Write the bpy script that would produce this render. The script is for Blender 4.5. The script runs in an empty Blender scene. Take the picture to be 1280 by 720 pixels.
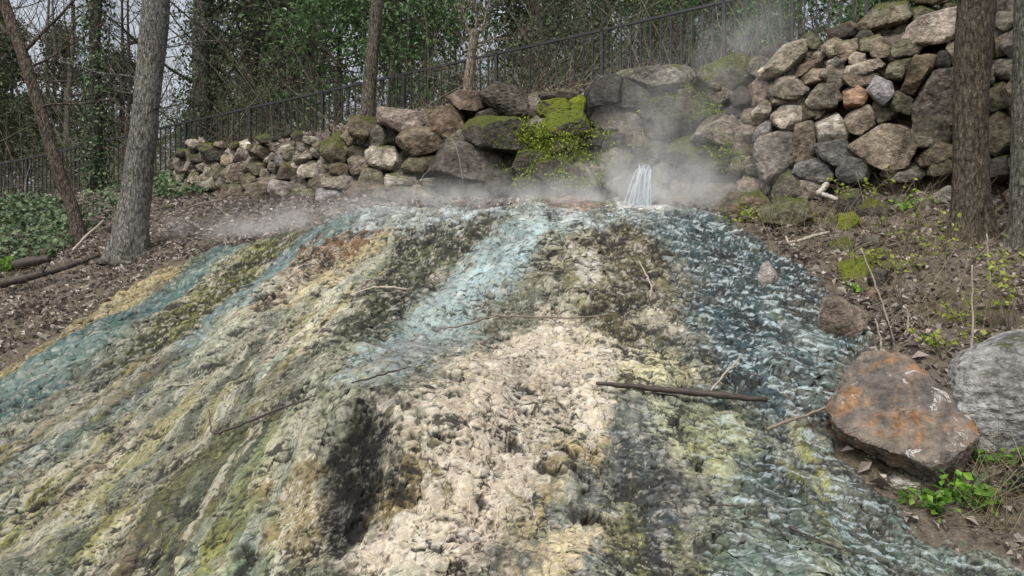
import bpy, bmesh, math, random
import numpy as np
from mathutils import Vector, Matrix

random.seed(7)
RNG = np.random.default_rng(11)
sc = bpy.context.scene
COL = sc.collection

# ------------------------------------------------------------------ camera, sky, sun, exposure
CAM_Z = 1.6
F = 30.0 / 36.0 * 1280.0          # focal length in photograph pixels
cam_d = bpy.data.cameras.new("camera")
cam_d.lens = 30.0
cam_d.sensor_width = 36.0
cam_d.clip_start = 0.05
cam_d.clip_end = 2000.0
cam = bpy.data.objects.new("camera", cam_d)
COL.objects.link(cam)
cam.location = (0, 0, CAM_Z)
cam.rotation_euler = (math.radians(90), 0, 0)
sc.camera = cam

SUN_EL, SUN_AZ = 58.0, 205.0      # azimuth clockwise from +Y: behind the camera, a little to the left
world = bpy.data.worlds.new("World")
sc.world = world
world.use_nodes = True
wn = world.node_tree.nodes
wl = world.node_tree.links
wn.clear()
sky = wn.new("ShaderNodeTexSky")
sky.sky_type = 'NISHITA'
sky.sun_disc = False
sky.sun_elevation = math.radians(SUN_EL)
sky.sun_rotation = math.radians(SUN_AZ)
sky.air_density = 1.0
sky.dust_density = 4.0
sky.ozone_density = 1.0
hs = wn.new("ShaderNodeHueSaturation")
hs.inputs["Saturation"].default_value = 0.34
bg = wn.new("ShaderNodeBackground")
bg.inputs["Strength"].default_value = 0.125
wo = wn.new("ShaderNodeOutputWorld")
wl.new(sky.outputs[0], hs.inputs["Color"])
wl.new(hs.outputs[0], bg.inputs["Color"])
wl.new(bg.outputs[0], wo.inputs["Surface"])

sun_d = bpy.data.lights.new("sun", 'SUN')
sun_d.energy = 1.5
sun_d.angle = math.radians(16)
sun_d.color = (1.0, 0.96, 0.9)
sun = bpy.data.objects.new("sun", sun_d)
COL.objects.link(sun)
_az, _el = math.radians(SUN_AZ), math.radians(SUN_EL)
to_sun = Vector((math.sin(_az) * math.cos(_el), math.cos(_az) * math.cos(_el), math.sin(_el)))
sun.rotation_euler = to_sun.to_track_quat('Z', 'Y').to_euler()
sun.location = (0, 0, 30)

sc.render.engine = 'CYCLES'
sc.view_settings.view_transform = 'Standard'
sc.view_settings.look = 'None'
sc.view_settings.gamma = 1.0
sc.view_settings.use_curve_mapping = False
sc.view_settings.exposure = 0.7
cy = sc.cycles
cy.use_denoising = True
cy.denoiser = 'OPENIMAGEDENOISE'
cy.denoising_prefilter = 'NONE'        # keeps the grain of the surfaces
cy.max_bounces = 6
cy.diffuse_bounces = 3
cy.glossy_bounces = 2
cy.transmission_bounces = 3
cy.transparent_max_bounces = 16
cy.volume_bounces = 2
cy.caustics_reflective = False
cy.caustics_refractive = False
cy.volume_step_rate = 1.0

# ------------------------------------------------------------------ numpy noise
_P = np.random.default_rng(3).integers(0, 4096, 4096).astype(np.int64)
_G2 = np.stack([np.cos(np.arange(4096) * 2.399963), np.sin(np.arange(4096) * 2.399963)], 1)
_g = np.random.default_rng(4).normal(size=(4096, 3))
_G3 = _g / np.linalg.norm(_g, axis=1)[:, None]


def _h2(ix, iy, seed):
    return _P[(_P[(ix + seed * 131) & 4095] + iy) & 4095]


def pn2(x, y, seed=0):
    xi = np.floor(x).astype(np.int64); yi = np.floor(y).astype(np.int64)
    fx = x - xi; fy = y - yi
    u = fx * fx * fx * (fx * (fx * 6 - 15) + 10); v = fy * fy * fy * (fy * (fy * 6 - 15) + 10)
    def g(dx, dy):
        k = _h2(xi + dx, yi + dy, seed)
        return _G2[k, 0] * (fx - dx) + _G2[k, 1] * (fy - dy)
    a = g(0, 0); b = g(1, 0); c = g(0, 1); d = g(1, 1)
    return ((a + (b - a) * u) * (1 - v) + (c + (d - c) * u) * v) * 1.5


def fbm2(x, y, oct=4, seed=0, gain=0.5):
    s = np.zeros_like(x); a = 1.0; t = 0.0
    for o in range(oct):
        s += a * pn2(x, y, seed + o * 7); t += a * a
        x = x * 2.03 + 17.1; y = y * 2.03 - 9.3; a *= gain
    return s / math.sqrt(t)


def pn3(p, seed=0):
    i = np.floor(p).astype(np.int64); f = p - i
    w = f * f * f * (f * (f * 6 - 15) + 10)
    def g(dx, dy, dz):
        k = _P[(_h2(i[:, 0] + dx, i[:, 1] + dy, seed) + i[:, 2] + dz) & 4095]
        return (_G3[k] * (f - np.array([dx, dy, dz]))).sum(1)
    x0 = g(0, 0, 0) * (1 - w[:, 0]) + g(1, 0, 0) * w[:, 0]
    x1 = g(0, 1, 0) * (1 - w[:, 0]) + g(1, 1, 0) * w[:, 0]
    x2 = g(0, 0, 1) * (1 - w[:, 0]) + g(1, 0, 1) * w[:, 0]
    x3 = g(0, 1, 1) * (1 - w[:, 0]) + g(1, 1, 1) * w[:, 0]
    y0 = x0 * (1 - w[:, 1]) + x1 * w[:, 1]
    y1 = x2 * (1 - w[:, 1]) + x3 * w[:, 1]
    return (y0 * (1 - w[:, 2]) + y1 * w[:, 2]) * 1.5


def fbm3(p, oct=3, seed=0):
    s = np.zeros(len(p)); a = 1.0; t = 0.0
    for o in range(oct):
        s += a * pn3(p, seed + o * 5); t += a
        p = p * 2.07 + 5.3; a *= 0.5
    return s / t


def worley2(x, y, seed=0):
    """distance to the nearest jittered cell point"""
    xi = np.floor(x).astype(np.int64); yi = np.floor(y).astype(np.int64)
    best = np.full(x.shape, 9.0)
    for dx in (-1, 0, 1):
        for dy in (-1, 0, 1):
            k = _h2(xi + dx, yi + dy, seed)
            px = xi + dx + (k & 63) / 63.0
            py = yi + dy + ((k >> 6) & 63) / 63.0
            d = (px - x) ** 2 + (py - y) ** 2
            best = np.minimum(best, d)
    return np.sqrt(best)


def sstep(a, b, x):
    t = np.clip((x - a) / (b - a), 0, 1)
    return t * t * (3 - 2 * t)


# ------------------------------------------------------------------ terrain heights (world metres)
def pix(px, py, Y):
    return np.array([(px - 640.0) / F * Y, Y, CAM_Z + (360.0 - py) / F * Y])


_cols = {
    640: [(720, 4.35), (640, 4.7), (560, 5.0), (510, 5.3), (440, 6.3), (370, 7.3), (310, 8.3), (266, 9.15), (251, 10.3)],
    540: [(720, 4.3), (690, 4.42), (600, 4.66), (520, 4.98), (450, 6.0), (380, 7.2), (315, 8.45), (270, 9.3), (250, 10.7)],
    440: [(720, 4.3), (690, 4.42), (600, 4.68), (525, 5.0), (440, 6.1), (370, 7.4), (320, 8.6), (280, 9.6), (262, 10.4), (250, 11.4)],
    240: [(720, 4.5), (600, 5.2), (500, 6.2), (420, 7.5), (350, 9.3), (310, 10.5), (280, 11.6), (250, 13.5)],
    60: [(720, 4.6), (600, 5.5), (500, 6.7), (420, 8.2), (360, 9.8), (310, 11.6), (270, 14.0), (245, 16.5)],
    -150: [(720, 4.7), (500, 7.0), (360, 10.5), (290, 14.0)],
    860: [(720, 4.35), (600, 5.0), (500, 5.7), (420, 6.5), (350, 7.6), (300, 8.5), (275, 9.2), (256, 10.2)],
    1050: [(720, 4.4), (600, 5.05), (500, 5.8), (420, 6.6), (360, 7.4), (310, 8.2), (270, 9.0), (245, 9.5)],
    1200: [(720, 4.5), (640, 4.8), (560, 5.2), (480, 5.8), (400, 6.6), (340, 7.3), (290, 8.0), (260, 8.6)],
    1400: [(720, 4.3), (560, 5.0), (400, 6.2), (290, 7.6), (250, 8.3)],
}
CP = [pix(x, y, Y) for x, l in _cols.items() for (y, Y) in l]
for X in (-5, -2.5, 0, 2.5, 5):
    CP += [np.array([X, 3.2, -0.12]), np.array([X * 1.3, 1.5, -0.35]), np.array([X * 2, -2.0, -0.45])]
CP += [np.array([-9, 20, 3.3]), np.array([-13, 17, 2.6]), np.array([-13, 8, 0.9]), np.array([-4, 16, 3.6]),
       np.array([2, 13, 2.9]), np.array([7.5, 9, 2.9]), np.array([9, 6, 1.8])]
CP = np.array(CP)


def _tps_k(r2):
    return np.where(r2 > 1e-12, 0.5 * r2 * np.log(np.maximum(r2, 1e-12)), 0)


def _tps_fit(P, lam=0.02):
    n = len(P)
    d2 = ((P[:, None, :2] - P[None, :, :2]) ** 2).sum(2)
    K = _tps_k(d2) + np.eye(n) * lam
    Q = np.c_[np.ones(n), P[:, :2]]
    A = np.zeros((n + 3, n + 3)); A[:n, :n] = K; A[:n, n:] = Q; A[n:, :n] = Q.T
    return np.linalg.solve(A, np.r_[P[:, 2], 0, 0, 0])


_TW = _tps_fit(CP)


def z_low(X, Y):
    out = np.empty(X.shape)
    xs, ys = X.ravel(), Y.ravel(); o = out.ravel()
    for s in range(0, len(xs), 60000):
        x = xs[s:s + 60000]; y = ys[s:s + 60000]
        k = _tps_k((x[:, None] - CP[None, :, 0]) ** 2 + (y[:, None] - CP[None, :, 1]) ** 2)
        o[s:s + 60000] = k @ _TW[:len(CP)] + _TW[-3] + _TW[-2] * x + _TW[-1] * y
    return o.reshape(X.shape)


# the fence line, fitted from its posts: post k stands at image x (232 + 64.3 k)/(1 - 0.0529 k)
def fence_pt(k):
    Y = 17.25 * (1 - 0.0529 * k)
    x = (232 + 64.3 * k) / (1 - 0.0529 * k)
    return np.array([(x - 640) / F * Y, Y])


FA, FB = fence_pt(0), fence_pt(5)
FD = (FB - FA) / np.linalg.norm(FB - FA)
FN = np.array([-FD[1], FD[0]])
if FN[1] < 0: FN = -FN
FLEN = np.linalg.norm(FB - FA) / 5.0     # one bay


def fence_zrail(t):                      # t metres along from post 0
    return np.interp(t / FLEN, [-8, -2.55, 0, 2, 5, 6, 10], [4.25, 4.67, 4.95, 5.14, 5.43, 5.55, 5.95])


_wl = np.array([(-60, 21.0), (60, 18.6), (130, 16.6), (200, 14.7), (320, 13.0), (440, 11.6), (560, 10.9), (700, 10.55), (780, 10.6),
                (880, 10.7), (905, 10.2), (1000, 9.7), (1100, 9.3), (1200, 8.95), (1300, 8.6), (1400, 8.3), (1700, 7.7)])
WX = (_wl[:, 0] - 640) / F * _wl[:, 1]
WY = _wl[:, 1]


def y_wall(X):
    return np.interp(X, WX, WY)


def z_up(X, Y):
    qx = X - FA[0]; qy = Y - FA[1]
    t = qx * FD[0] + qy * FD[1]
    q = qx * FN[0] + qy * FN[1]
    base = fence_zrail(np.clip(t, -8 * FLEN, 10 * FLEN)) - 1.02
    sl = np.interp(t, [-14, -4, 4, 14], [0.10, 0.24, 0.27, 0.33])
    qq = np.maximum(q, 0)
    return base + sl * 26 * (1 - np.exp(-qq / 26)) + 0.10 * np.minimum(q, 0)


def ground_z(X, Y, rough=True):
    X = np.asarray(X, float); Y = np.asarray(Y, float)
    yw = y_wall(X)
    zl = z_low(X, np.minimum(Y, yw + 0.25))
    bw = np.interp(X, [-10, -6.2, -5.6, 0.4, 1.2, 2.3, 2.6, 6], [3.5, 2.0, 0.8, 0.95, 1.2, 1.1, 0.85, 0.8])
    k = sstep(0.0, 1.0, (Y - yw - 0.12) / bw)
    z = zl * (1 - k) + z_up(X, np.maximum(Y, yw)) * k
    if rough:
        z = z + 0.05 * fbm2(X * 1.1, Y * 1.1, 3, 5) + 0.03 * fbm2(X * 5, Y * 5, 3, 9)
    return z


def hit(px, py, lift=0.0, ymax=60.0, y0=2.5):
    """where the ray through a photograph pixel meets the ground"""
    Ys = np.concatenate([np.arange(y0, 16, 0.04), np.arange(16, ymax, 0.2)]) if ymax > 16 else np.arange(y0, ymax, 0.04)
    X = (px - 640) / F * Ys
    Z = CAM_Z + (360 - py) / F * Ys
    g = ground_z(X, Ys) + lift
    idx = np.nonzero(Z <= g)[0]
    if len(idx) == 0:
        return None
    i = idx[0]
    Y = Ys[i]
    if i > 0:
        a = Z[i - 1] - g[i - 1]; b = g[i] - Z[i]
        Y = Ys[i - 1] + (Ys[i] - Ys[i - 1]) * a / max(a + b, 1e-9)
    return np.array([(px - 640) / F * Y, Y, CAM_Z + (360 - py) / F * Y])


def hits(pts):
    return [hit(x, y) for x, y in pts]


# ------------------------------------------------------------------ mesh + object helpers
def mesh_np(name, V, faces, smooth=True, mats=()):
    V = np.asarray(V, np.float32)
    me = bpy.data.meshes.new(name)
    me.vertices.add(len(V))
    me.vertices.foreach_set("co", V.ravel())
    faces = [np.asarray(f, np.int32) for f in (faces if isinstance(faces, list) else [faces]) if len(f)]
    loops = np.concatenate([f.ravel() for f in faces])
    tot = np.concatenate([np.full(len(f), f.shape[1], np.int32) for f in faces])
    st = np.concatenate([[0], np.cumsum(tot)[:-1]]).astype(np.int32)
    me.loops.add(len(loops)); me.loops.foreach_set("vertex_index", loops)
    me.polygons.add(len(tot)); me.polygons.foreach_set("loop_start", st)
    me.polygons.foreach_set("loop_total", tot)
    me.update(calc_edges=True)
    me.polygons.foreach_set("use_smooth", np.full(len(tot), smooth))
    for m in mats: me.materials.append(m)
    me.update()
    return me


def obj(name, me, parent=None, loc=None, color=None):
    o = bpy.data.objects.new(name, me)
    COL.objects.link(o)
    if parent is not None: o.parent = parent
    if loc is not None: o.location = loc
    if color is not None: o.color = color
    return o


def tag(o, label=None, cat=None, group=None, kind=None):
    if label: o["label"] = label
    if cat: o["category"] = cat
    if group: o["group"] = group
    if kind: o["kind"] = kind
    return o


def empty(name, loc=(0, 0, 0)):
    o = bpy.data.objects.new(name, None)
    COL.objects.link(o); o.location = loc
    o.empty_display_size = 0.2
    return o


def copy_tree(o, parent=None):
    c = o.copy(); COL.objects.link(c); c.parent = parent
    for ch in list(o.children):
        copy_tree(ch, c)
    return c


def tubes(lst, cap=True):
    """[(points (n,3), radii (n,), sides)] -> vertices, faces"""
    VV, FF, TT = [], [], []; off = 0
    for pts, rad, ns in lst:
        pts = np.asarray(pts, float); rad = np.broadcast_to(np.asarray(rad, float), (len(pts),))
        t = np.gradient(pts, axis=0); t /= np.linalg.norm(t, axis=1)[:, None] + 1e-9
        ref = np.array([0.31, 0.95, 0.05]) if abs(t[0][1]) < 0.8 else np.array([1.0, 0.1, 0.1])
        a = np.cross(t, ref); a /= np.linalg.norm(a, axis=1)[:, None] + 1e-9
        b = np.cross(t, a)
        an = np.arange(ns) * 2 * math.pi / ns
        ring = a[:, None, :] * np.cos(an)[None, :, None] + b[:, None, :] * np.sin(an)[None, :, None]
        V = pts[:, None, :] + ring * rad[:, None, None]
        n = len(pts)
        VV.append(V.reshape(-1, 3))
        i = np.arange(n - 1)[:, None] * ns; j = np.arange(ns)[None, :]; j2 = (j + 1) % ns
        FF.append(off + np.stack([i + j, i + j2, i + ns + j2, i + ns + j], 2).reshape(-1, 4))
        if cap and ns > 3:
            k = np.arange(1, ns - 1)
            TT.append(off + np.stack([np.full(ns - 2, (n - 1) * ns), (n - 1) * ns + k, (n - 1) * ns + k + 1], 1))
            TT.append(off + np.stack([np.zeros(ns - 2, int), k + 1, k], 1))
        off += n * ns
    return np.concatenate(VV), [np.concatenate(FF)] + ([np.concatenate(TT)] if TT else [])


def leaves(C, size, nrm=None, aspect=0.55, fold=0.25, rng=RNG, droop=None):
    """rhombic folded leaves at the centres C"""
    n = len(C); size = np.broadcast_to(np.asarray(size, float), (n,))
    if nrm is None:
        nrm = rng.normal(size=(n, 3)); nrm[:, 2] = np.abs(nrm[:, 2]) * 0.8
    nrm = nrm / (np.linalg.norm(nrm, axis=1)[:, None] + 1e-9)
    d = rng.normal(size=(n, 3))
    if droop is not None: d[:, 2] -= droop
    d -= (d * nrm).sum(1)[:, None] * nrm
    d /= np.linalg.norm(d, axis=1)[:, None] + 1e-9
    w = np.cross(nrm, d)
    s = size[:, None]
    a = C - d * s * 0.5
    b = C + w * s * aspect * 0.5 + nrm * s * fold * 0.5
    c = C + d * s * 0.5 - nrm * s * fold * 0.3
    e = C - w * s * aspect * 0.5 + nrm * s * fold * 0.5
    V = np.stack([a, b, c, e], 1).reshape(-1, 3)
    k = np.arange(n)[:, None] * 4
    T = np.concatenate([k + np.array([[0, 1, 2]]), k + np.array([[0, 2, 3]])])
    return V, T


def lin(c):
    c = np.asarray(c, float) / 255.0
    return np.where(c <= 0.04045, c / 12.92, ((c + 0.055) / 1.055) ** 2.4)


# ------------------------------------------------------------------ materials
class NT:
    def __init__(s, name):
        s.m = bpy.data.materials.new(name); s.m.use_nodes = True
        s.t = s.m.node_tree; s.n = s.t.nodes; s.l = s.t.links
        s.n.clear()
        s.out = s.n.new("ShaderNodeOutputMaterial")

    def node(s, typ, ins=None, **kw):
        nd = s.n.new("ShaderNode" + typ)
        for k, v in kw.items(): setattr(nd, k, v)
        for k, v in (ins or {}).items():
            if hasattr(v, "is_linked") or isinstance(v, bpy.types.NodeSocket): s.l.new(v, nd.inputs[k])
            else: nd.inputs[k].default_value = v
        return nd

    def noise(s, vec, scale, detail=4, rough=0.55, dist=0.0):
        return s.node("TexNoise", {"Vector": vec, "Scale": scale, "Detail": detail, "Roughness": rough, "Distortion": dist}).outputs["Fac"]

    def ramp(s, fac, stops):
        r = s.node("ValToRGB", {"Fac": fac})
        e = r.color_ramp.elements
        while len(e) < len(stops): e.new(0.5)
        for el, (p, c) in zip(e, stops):
            el.position = p
            el.color = (c, c, c, 1) if np.isscalar(c) else (c[0], c[1], c[2], 1)
        return r.outputs["Color"]

    def mix(s, fac, a, b, mode='MIX'):
        m = s.node("Mix", data_type='RGBA', blend_type=mode)
        for i, v in ((0, fac), (6, a), (7, b)):
            if isinstance(v, bpy.types.NodeSocket): s.l.new(v, m.inputs[i])
            else: m.inputs[i].default_value = v if np.isscalar(v) else (v[0], v[1], v[2], 1)
        return m.outputs[2]

    def math(s, op, a, b=0.0, c=0.0, clamp=False):
        m = s.node("Math", operation=op, use_clamp=clamp)
        for i, v in enumerate((a, b, c)):
            if isinstance(v, bpy.types.NodeSocket): s.l.new(v, m.inputs[i])
            else: m.inputs[i].default_value = v
        return m.outputs[0]

    def bsdf(s, col, rough=0.85, bump=None, strength=0.5, dist=0.02, spec=0.3, **kw):
        b = s.n.new("ShaderNodeBsdfPrincipled")
        for k, v in (("Base Color", col), ("Roughness", rough), ("Specular IOR Level", spec)):
            if isinstance(v, bpy.types.NodeSocket): s.l.new(v, b.inputs[k])
            else: b.inputs[k].default_value = v if np.isscalar(v) else (v[0], v[1], v[2], 1)
        if bump is not None:
            bm = s.node("Bump", {"Height": bump, "Strength": strength, "Distance": dist})
            s.l.new(bm.outputs[0], b.inputs["Normal"])
        for k, v in kw.items(): b.inputs[k].default_value = v
        s.l.new(b.outputs[0], s.out.inputs["Surface"])
        return b


def mat_rock():
    t = NT("weathered_rock")
    oi = t.node("ObjectInfo")
    tc = t.node("TexCoord")
    off = t.node("VectorMath", {0: oi.outputs["Location"], 1: (3.7, 1.3, 7.1)}, operation='MULTIPLY').outputs[0]
    vec = t.node("VectorMath", {0: tc.outputs["Object"], 1: off}, operation='ADD').outputs[0]
    strat = t.node("Mapping", {"Vector": vec, "Scale": (2.2, 2.2, 4.0), "Rotation": (0.35, 0.5, 0)}).outputs[0]
    n1 = t.noise(vec, 3.2, 5, 0.6)
    n2 = t.noise(vec, 16, 6, 0.7)
    n3 = t.noise(strat, 5, 5, 0.65, 0.6)
    n4 = t.noise(vec, 55, 3, 0.6)
    c = t.mix(t.ramp(n1, [(0.32, 0.0), (0.66, 1.0)]), (0.42, 0.40, 0.37), (1.5, 1.47, 1.42))
    c = t.mix(1.0, oi.outputs["Color"], c, 'MULTIPLY')
    c = t.mix(t.ramp(n3, [(0.42, 0.0), (0.62, 0.55)]), c, t.mix(1.0, c, (0.5, 0.46, 0.42), 'MULTIPLY'))
    c = t.mix(t.ramp(n2, [(0.35, 0.0), (0.55, 0.5), (0.75, 1.0)]), t.mix(1.0, c, (0.42, 0.40, 0.37), 'MULTIPLY'), t.mix(1.0, c, (1.55, 1.53, 1.5), 'MULTIPLY'))
    lich = t.ramp(t.noise(vec, 9, 6, 0.75, 0.4), [(0.60, 0.0), (0.68, 0.7)])
    c = t.mix(lich, c, t.mix(0.6, c, (0.42, 0.43, 0.36)))
    geo = t.node("NewGeometry")
    nz = t.node("SeparateXYZ", {0: geo.outputs["Normal"]}).outputs["Z"]
    mo = t.math('ADD', t.math('MULTIPLY', nz, 0.55), t.math('MULTIPLY', t.noise(vec, 6, 5, 0.7), 1.1))
    mo = t.math('ADD', mo, t.math('MULTIPLY', oi.outputs["Alpha"], 0.75))
    mo = t.ramp(mo, [(0.0, 0.0), (0.5, 0.0)]) if False else t.math('MULTIPLY', t.math('SUBTRACT', mo, 1.12), 5.0, clamp=True)
    mcol = t.mix(n2, (0.035, 0.045, 0.012), (0.17, 0.19, 0.035))
    mcol = t.mix(t.math('MULTIPLY', t.math('SUBTRACT', oi.outputs["Alpha"], 0.7), 3.3, clamp=True), mcol,
                 t.mix(n2, (0.08, 0.11, 0.01), (0.32, 0.36, 0.03)))
    c = t.mix(mo, c, mcol)
    h = t.math('ADD', t.math('MULTIPLY', n2, 0.8), t.math('ADD', t.math('MULTIPLY', n3, 0.9), t.math('MULTIPLY', n4, 0.25)))
    h = t.math('ADD', h, t.math('MULTIPLY', mo, t.math('MULTIPLY', n4, 1.2)))
    t.bsdf(c, 0.85, h, 0.9, 0.05, 0.25)
    return t.m


def mat_boulder_rust():
    t = NT("rust_stained_rock")
    vec = t.node("TexCoord").outputs["Object"]
    n1 = t.noise(vec, 2.2, 6, 0.65, 0.3)
    n2 = t.noise(vec, 14, 7, 0.72)
    n3 = t.noise(vec, 45, 4, 0.6)
    vor = t.node("TexVoronoi", {"Vector": vec, "Scale": 7.0}, feature='DISTANCE_TO_EDGE').outputs["Distance"]
    c = t.ramp(n1, [(0.3, (0.05, 0.045, 0.042)), (0.45, (0.11, 0.096, 0.085)), (0.55, (0.16, 0.135, 0.11)), (0.68, (0.10, 0.095, 0.092))])
    rust = t.ramp(t.noise(vec, 3.1, 6, 0.7, 0.5), [(0.50, 0.0), (0.59, 0.8)])
    c = t.mix(rust, c, t.mix(n2, (0.15, 0.075, 0.03), (0.30, 0.17, 0.08)))
    c = t.mix(t.ramp(n2, [(0.3, 0.0), (0.7, 1.0)]), t.mix(1.0, c, (0.36, 0.35, 0.34), 'MULTIPLY'), t.mix(1.0, c, (1.8, 1.75, 1.7), 'MULTIPLY'))
    wl_ = t.ramp(t.noise(vec, 8, 6, 0.8, 0.6), [(0.60, 0.0), (0.64, 0.85)])
    c = t.mix(wl_, c, (0.52, 0.51, 0.48))
    h = t.math('ADD', t.math('MULTIPLY', n2, 1.0), t.math('ADD', t.math('MULTIPLY', n3, 0.35), t.math('MULTIPLY', t.ramp(vor, [(0.0, 0.0), (0.06, 1.0)]), 0.12)))
    t.bsdf(c, 0.8, h, 0.8, 0.04, 0.3)
    return t.m


def mat_bark():
    t = NT("tree_bark")
    oi = t.node("ObjectInfo")
    tc = t.node("TexCoord").outputs["Object"]
    v = t.node("Mapping", {"Vector": tc, "Scale": (10, 10, 3.6)}).outputs[0]
    n0 = t.noise(v, 3.4, 6, 0.68, 1.1)
    vor = t.node("TexVoronoi", {"Vector": t.node("Mapping", {"Vector": tc, "Scale": (40, 40, 14)}).outputs[0], "Scale": 1.0, "Randomness": 1.0}, feature='F1').outputs["Distance"]
    n2 = t.noise(tc, 2.0, 4, 0.6)
    r = t.math('ADD', t.math('MULTIPLY', n0, 0.85), t.math('MULTIPLY', vor, -0.35))
    c = t.mix(1.0, oi.outputs["Color"], t.ramp(t.math('ADD', r, t.math('MULTIPLY', t.math('SUBTRACT', t.noise(tc, 60, 4, .7), .5), .5)), [(0.05, 0.22), (0.22, 0.7), (0.36, 1.15), (0.5, 2.1)]), 'MULTIPLY')
    c = t.mix(t.ramp(n2, [(0.4, 0.0), (0.65, 0.6)]), c, t.mix(1.0, c, (0.62, 0.66, 0.58), 'MULTIPLY'))
    t.bsdf(c, 0.9, r, 1.0, 0.09, 0.15)
    return t.m


def mat_leaf(name, c0, c1, c2, trans=0.3, rough=0.55):
    t = NT(name)
    g = t.node("NewGeometry")
    oi = t.node("ObjectInfo")
    r = g.outputs["Random Per Island"]
    c = t.ramp(r, [(0.0, c0), (0.55, c1), (1.0, c2)])
    k = t.math('ADD', 0.75, t.math('MULTIPLY', oi.outputs["Random"], 0.5))
    c = t.mix(1.0, c, t.node("CombineColor", {0: k, 1: k, 2: k}).outputs[0], 'MULTIPLY')
    b = t.n.new("ShaderNodeBsdfPrincipled")
    t.l.new(c, b.inputs["Base Color"]); b.inputs["Roughness"].default_value = rough
    b.inputs["Specular IOR Level"].default_value = 0.3
    tr = t.node("BsdfTranslucent", {"Color": c})
    mx = t.node("MixShader", {0: trans, 1: b.outputs[0], 2: tr.outputs[0]})
    t.l.new(mx.outputs[0], t.out.inputs["Surface"])
    return t.m


def mat_plain(name, c, var=0.35, scale=8.0, rough=0.85, spec=0.2, bump=0.4):
    t = NT(name)
    v = t.node("TexCoord").outputs["Object"]
    n = t.noise(v, scale, 5, 0.6)
    c = t.mix(n, tuple(x * (1 - var) for x in c), tuple(x * (1 + var) for x in c))
    t.bsdf(c, rough, n, bump, 0.01, spec)
    return t.m


def mat_ground():
    t = NT("leaf_strewn_soil")
    v = t.node("TexCoord").outputs["Object"]
    n1 = t.noise(v, 0.9, 5, 0.6)
    n2 = t.noise(v, 22, 6, 0.7)
    n3 = t.noise(v, 90, 3, 0.7)
    c = t.ramp(n2, [(0.25, (0.06, 0.05, 0.042)), (0.5, (0.17, 0.14, 0.115)), (0.72, (0.34, 0.28, 0.235))])
    c = t.mix(t.ramp(n3, [(0.5, 0.0), (0.7, 0.7)]), c, (0.32, 0.26, 0.21))
    c = t.mix(t.ramp(n1, [(0.45, 0.0), (0.65, 0.7)]), c, t.mix(1.0, c, (0.62, 0.66, 0.42), 'MULTIPLY'))
    t.bsdf(c, 0.95, t.math('ADD', n2, t.math('MULTIPLY', n3, 0.6)), 0.9, 0.05, 0.1)
    return t.m


def mat_tufa():
    t = NT("mineral_crust")
    at = t.node("VertexColor", layer_name="Col")
    a2 = t.node("Attribute", attribute_name="wet")
    v = t.node("TexCoord").outputs["Object"]
    n1 = t.noise(v, 26, 8, 0.78)
    n2 = t.noise(v, 140, 3, 0.7)
    n3 = t.noise(v, 9, 5, 0.7, 0.5)
    f = t.ramp(n1, [(0.32, 0.4), (0.44, 0.85), (0.54, 1.08), (0.68, 1.45)])
    calm = t.node("Attribute", attribute_name="calm").outputs["Fac"]
    f = t.mix(t.math('MULTIPLY', calm, .55), f, (1, 1, 1))
    c = t.mix(1.0, at.outputs["Color"], f, 'MULTIPLY')
    g = t.ramp(n2, [(0.3, 0.7), (0.5, 1.0), (0.7, 1.3)])
    c = t.mix(1.0, c, g, 'MULTIPLY')
    c = t.mix(t.ramp(n3, [(0.45, 0.0), (0.7, 0.35)]), c, t.mix(1.0, c, (1.08, 1.03, 0.78), 'MULTIPLY'))
    rough = t.math('SUBTRACT', 0.85, t.math('MULTIPLY', a2.outputs["Fac"], 0.72))
    h = t.math('ADD', t.math('MULTIPLY', n1, 0.8), t.math('MULTIPLY', n2, 0.35))
    b = t.bsdf(c, rough, h, t.math('SUBTRACT', 1.0, t.math('MULTIPLY', calm, .75)), 0.016, 0.14)
    t.l.new(t.math('MULTIPLY', a2.outputs["Fac"], 0.45, clamp=True), b.inputs["Coat Weight"])   # film of running water
    b.inputs["Coat Roughness"].default_value = 0.12
    b.inputs["Coat IOR"].default_value = 1.33
    cb = t.node("Bump", {"Height": t.math('ADD', n3, t.math('MULTIPLY', n1, .35)), "Strength": .9, "Distance": .03})
    t.l.new(cb.outputs[0], b.inputs["Coat Normal"])
    return t.m


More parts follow.
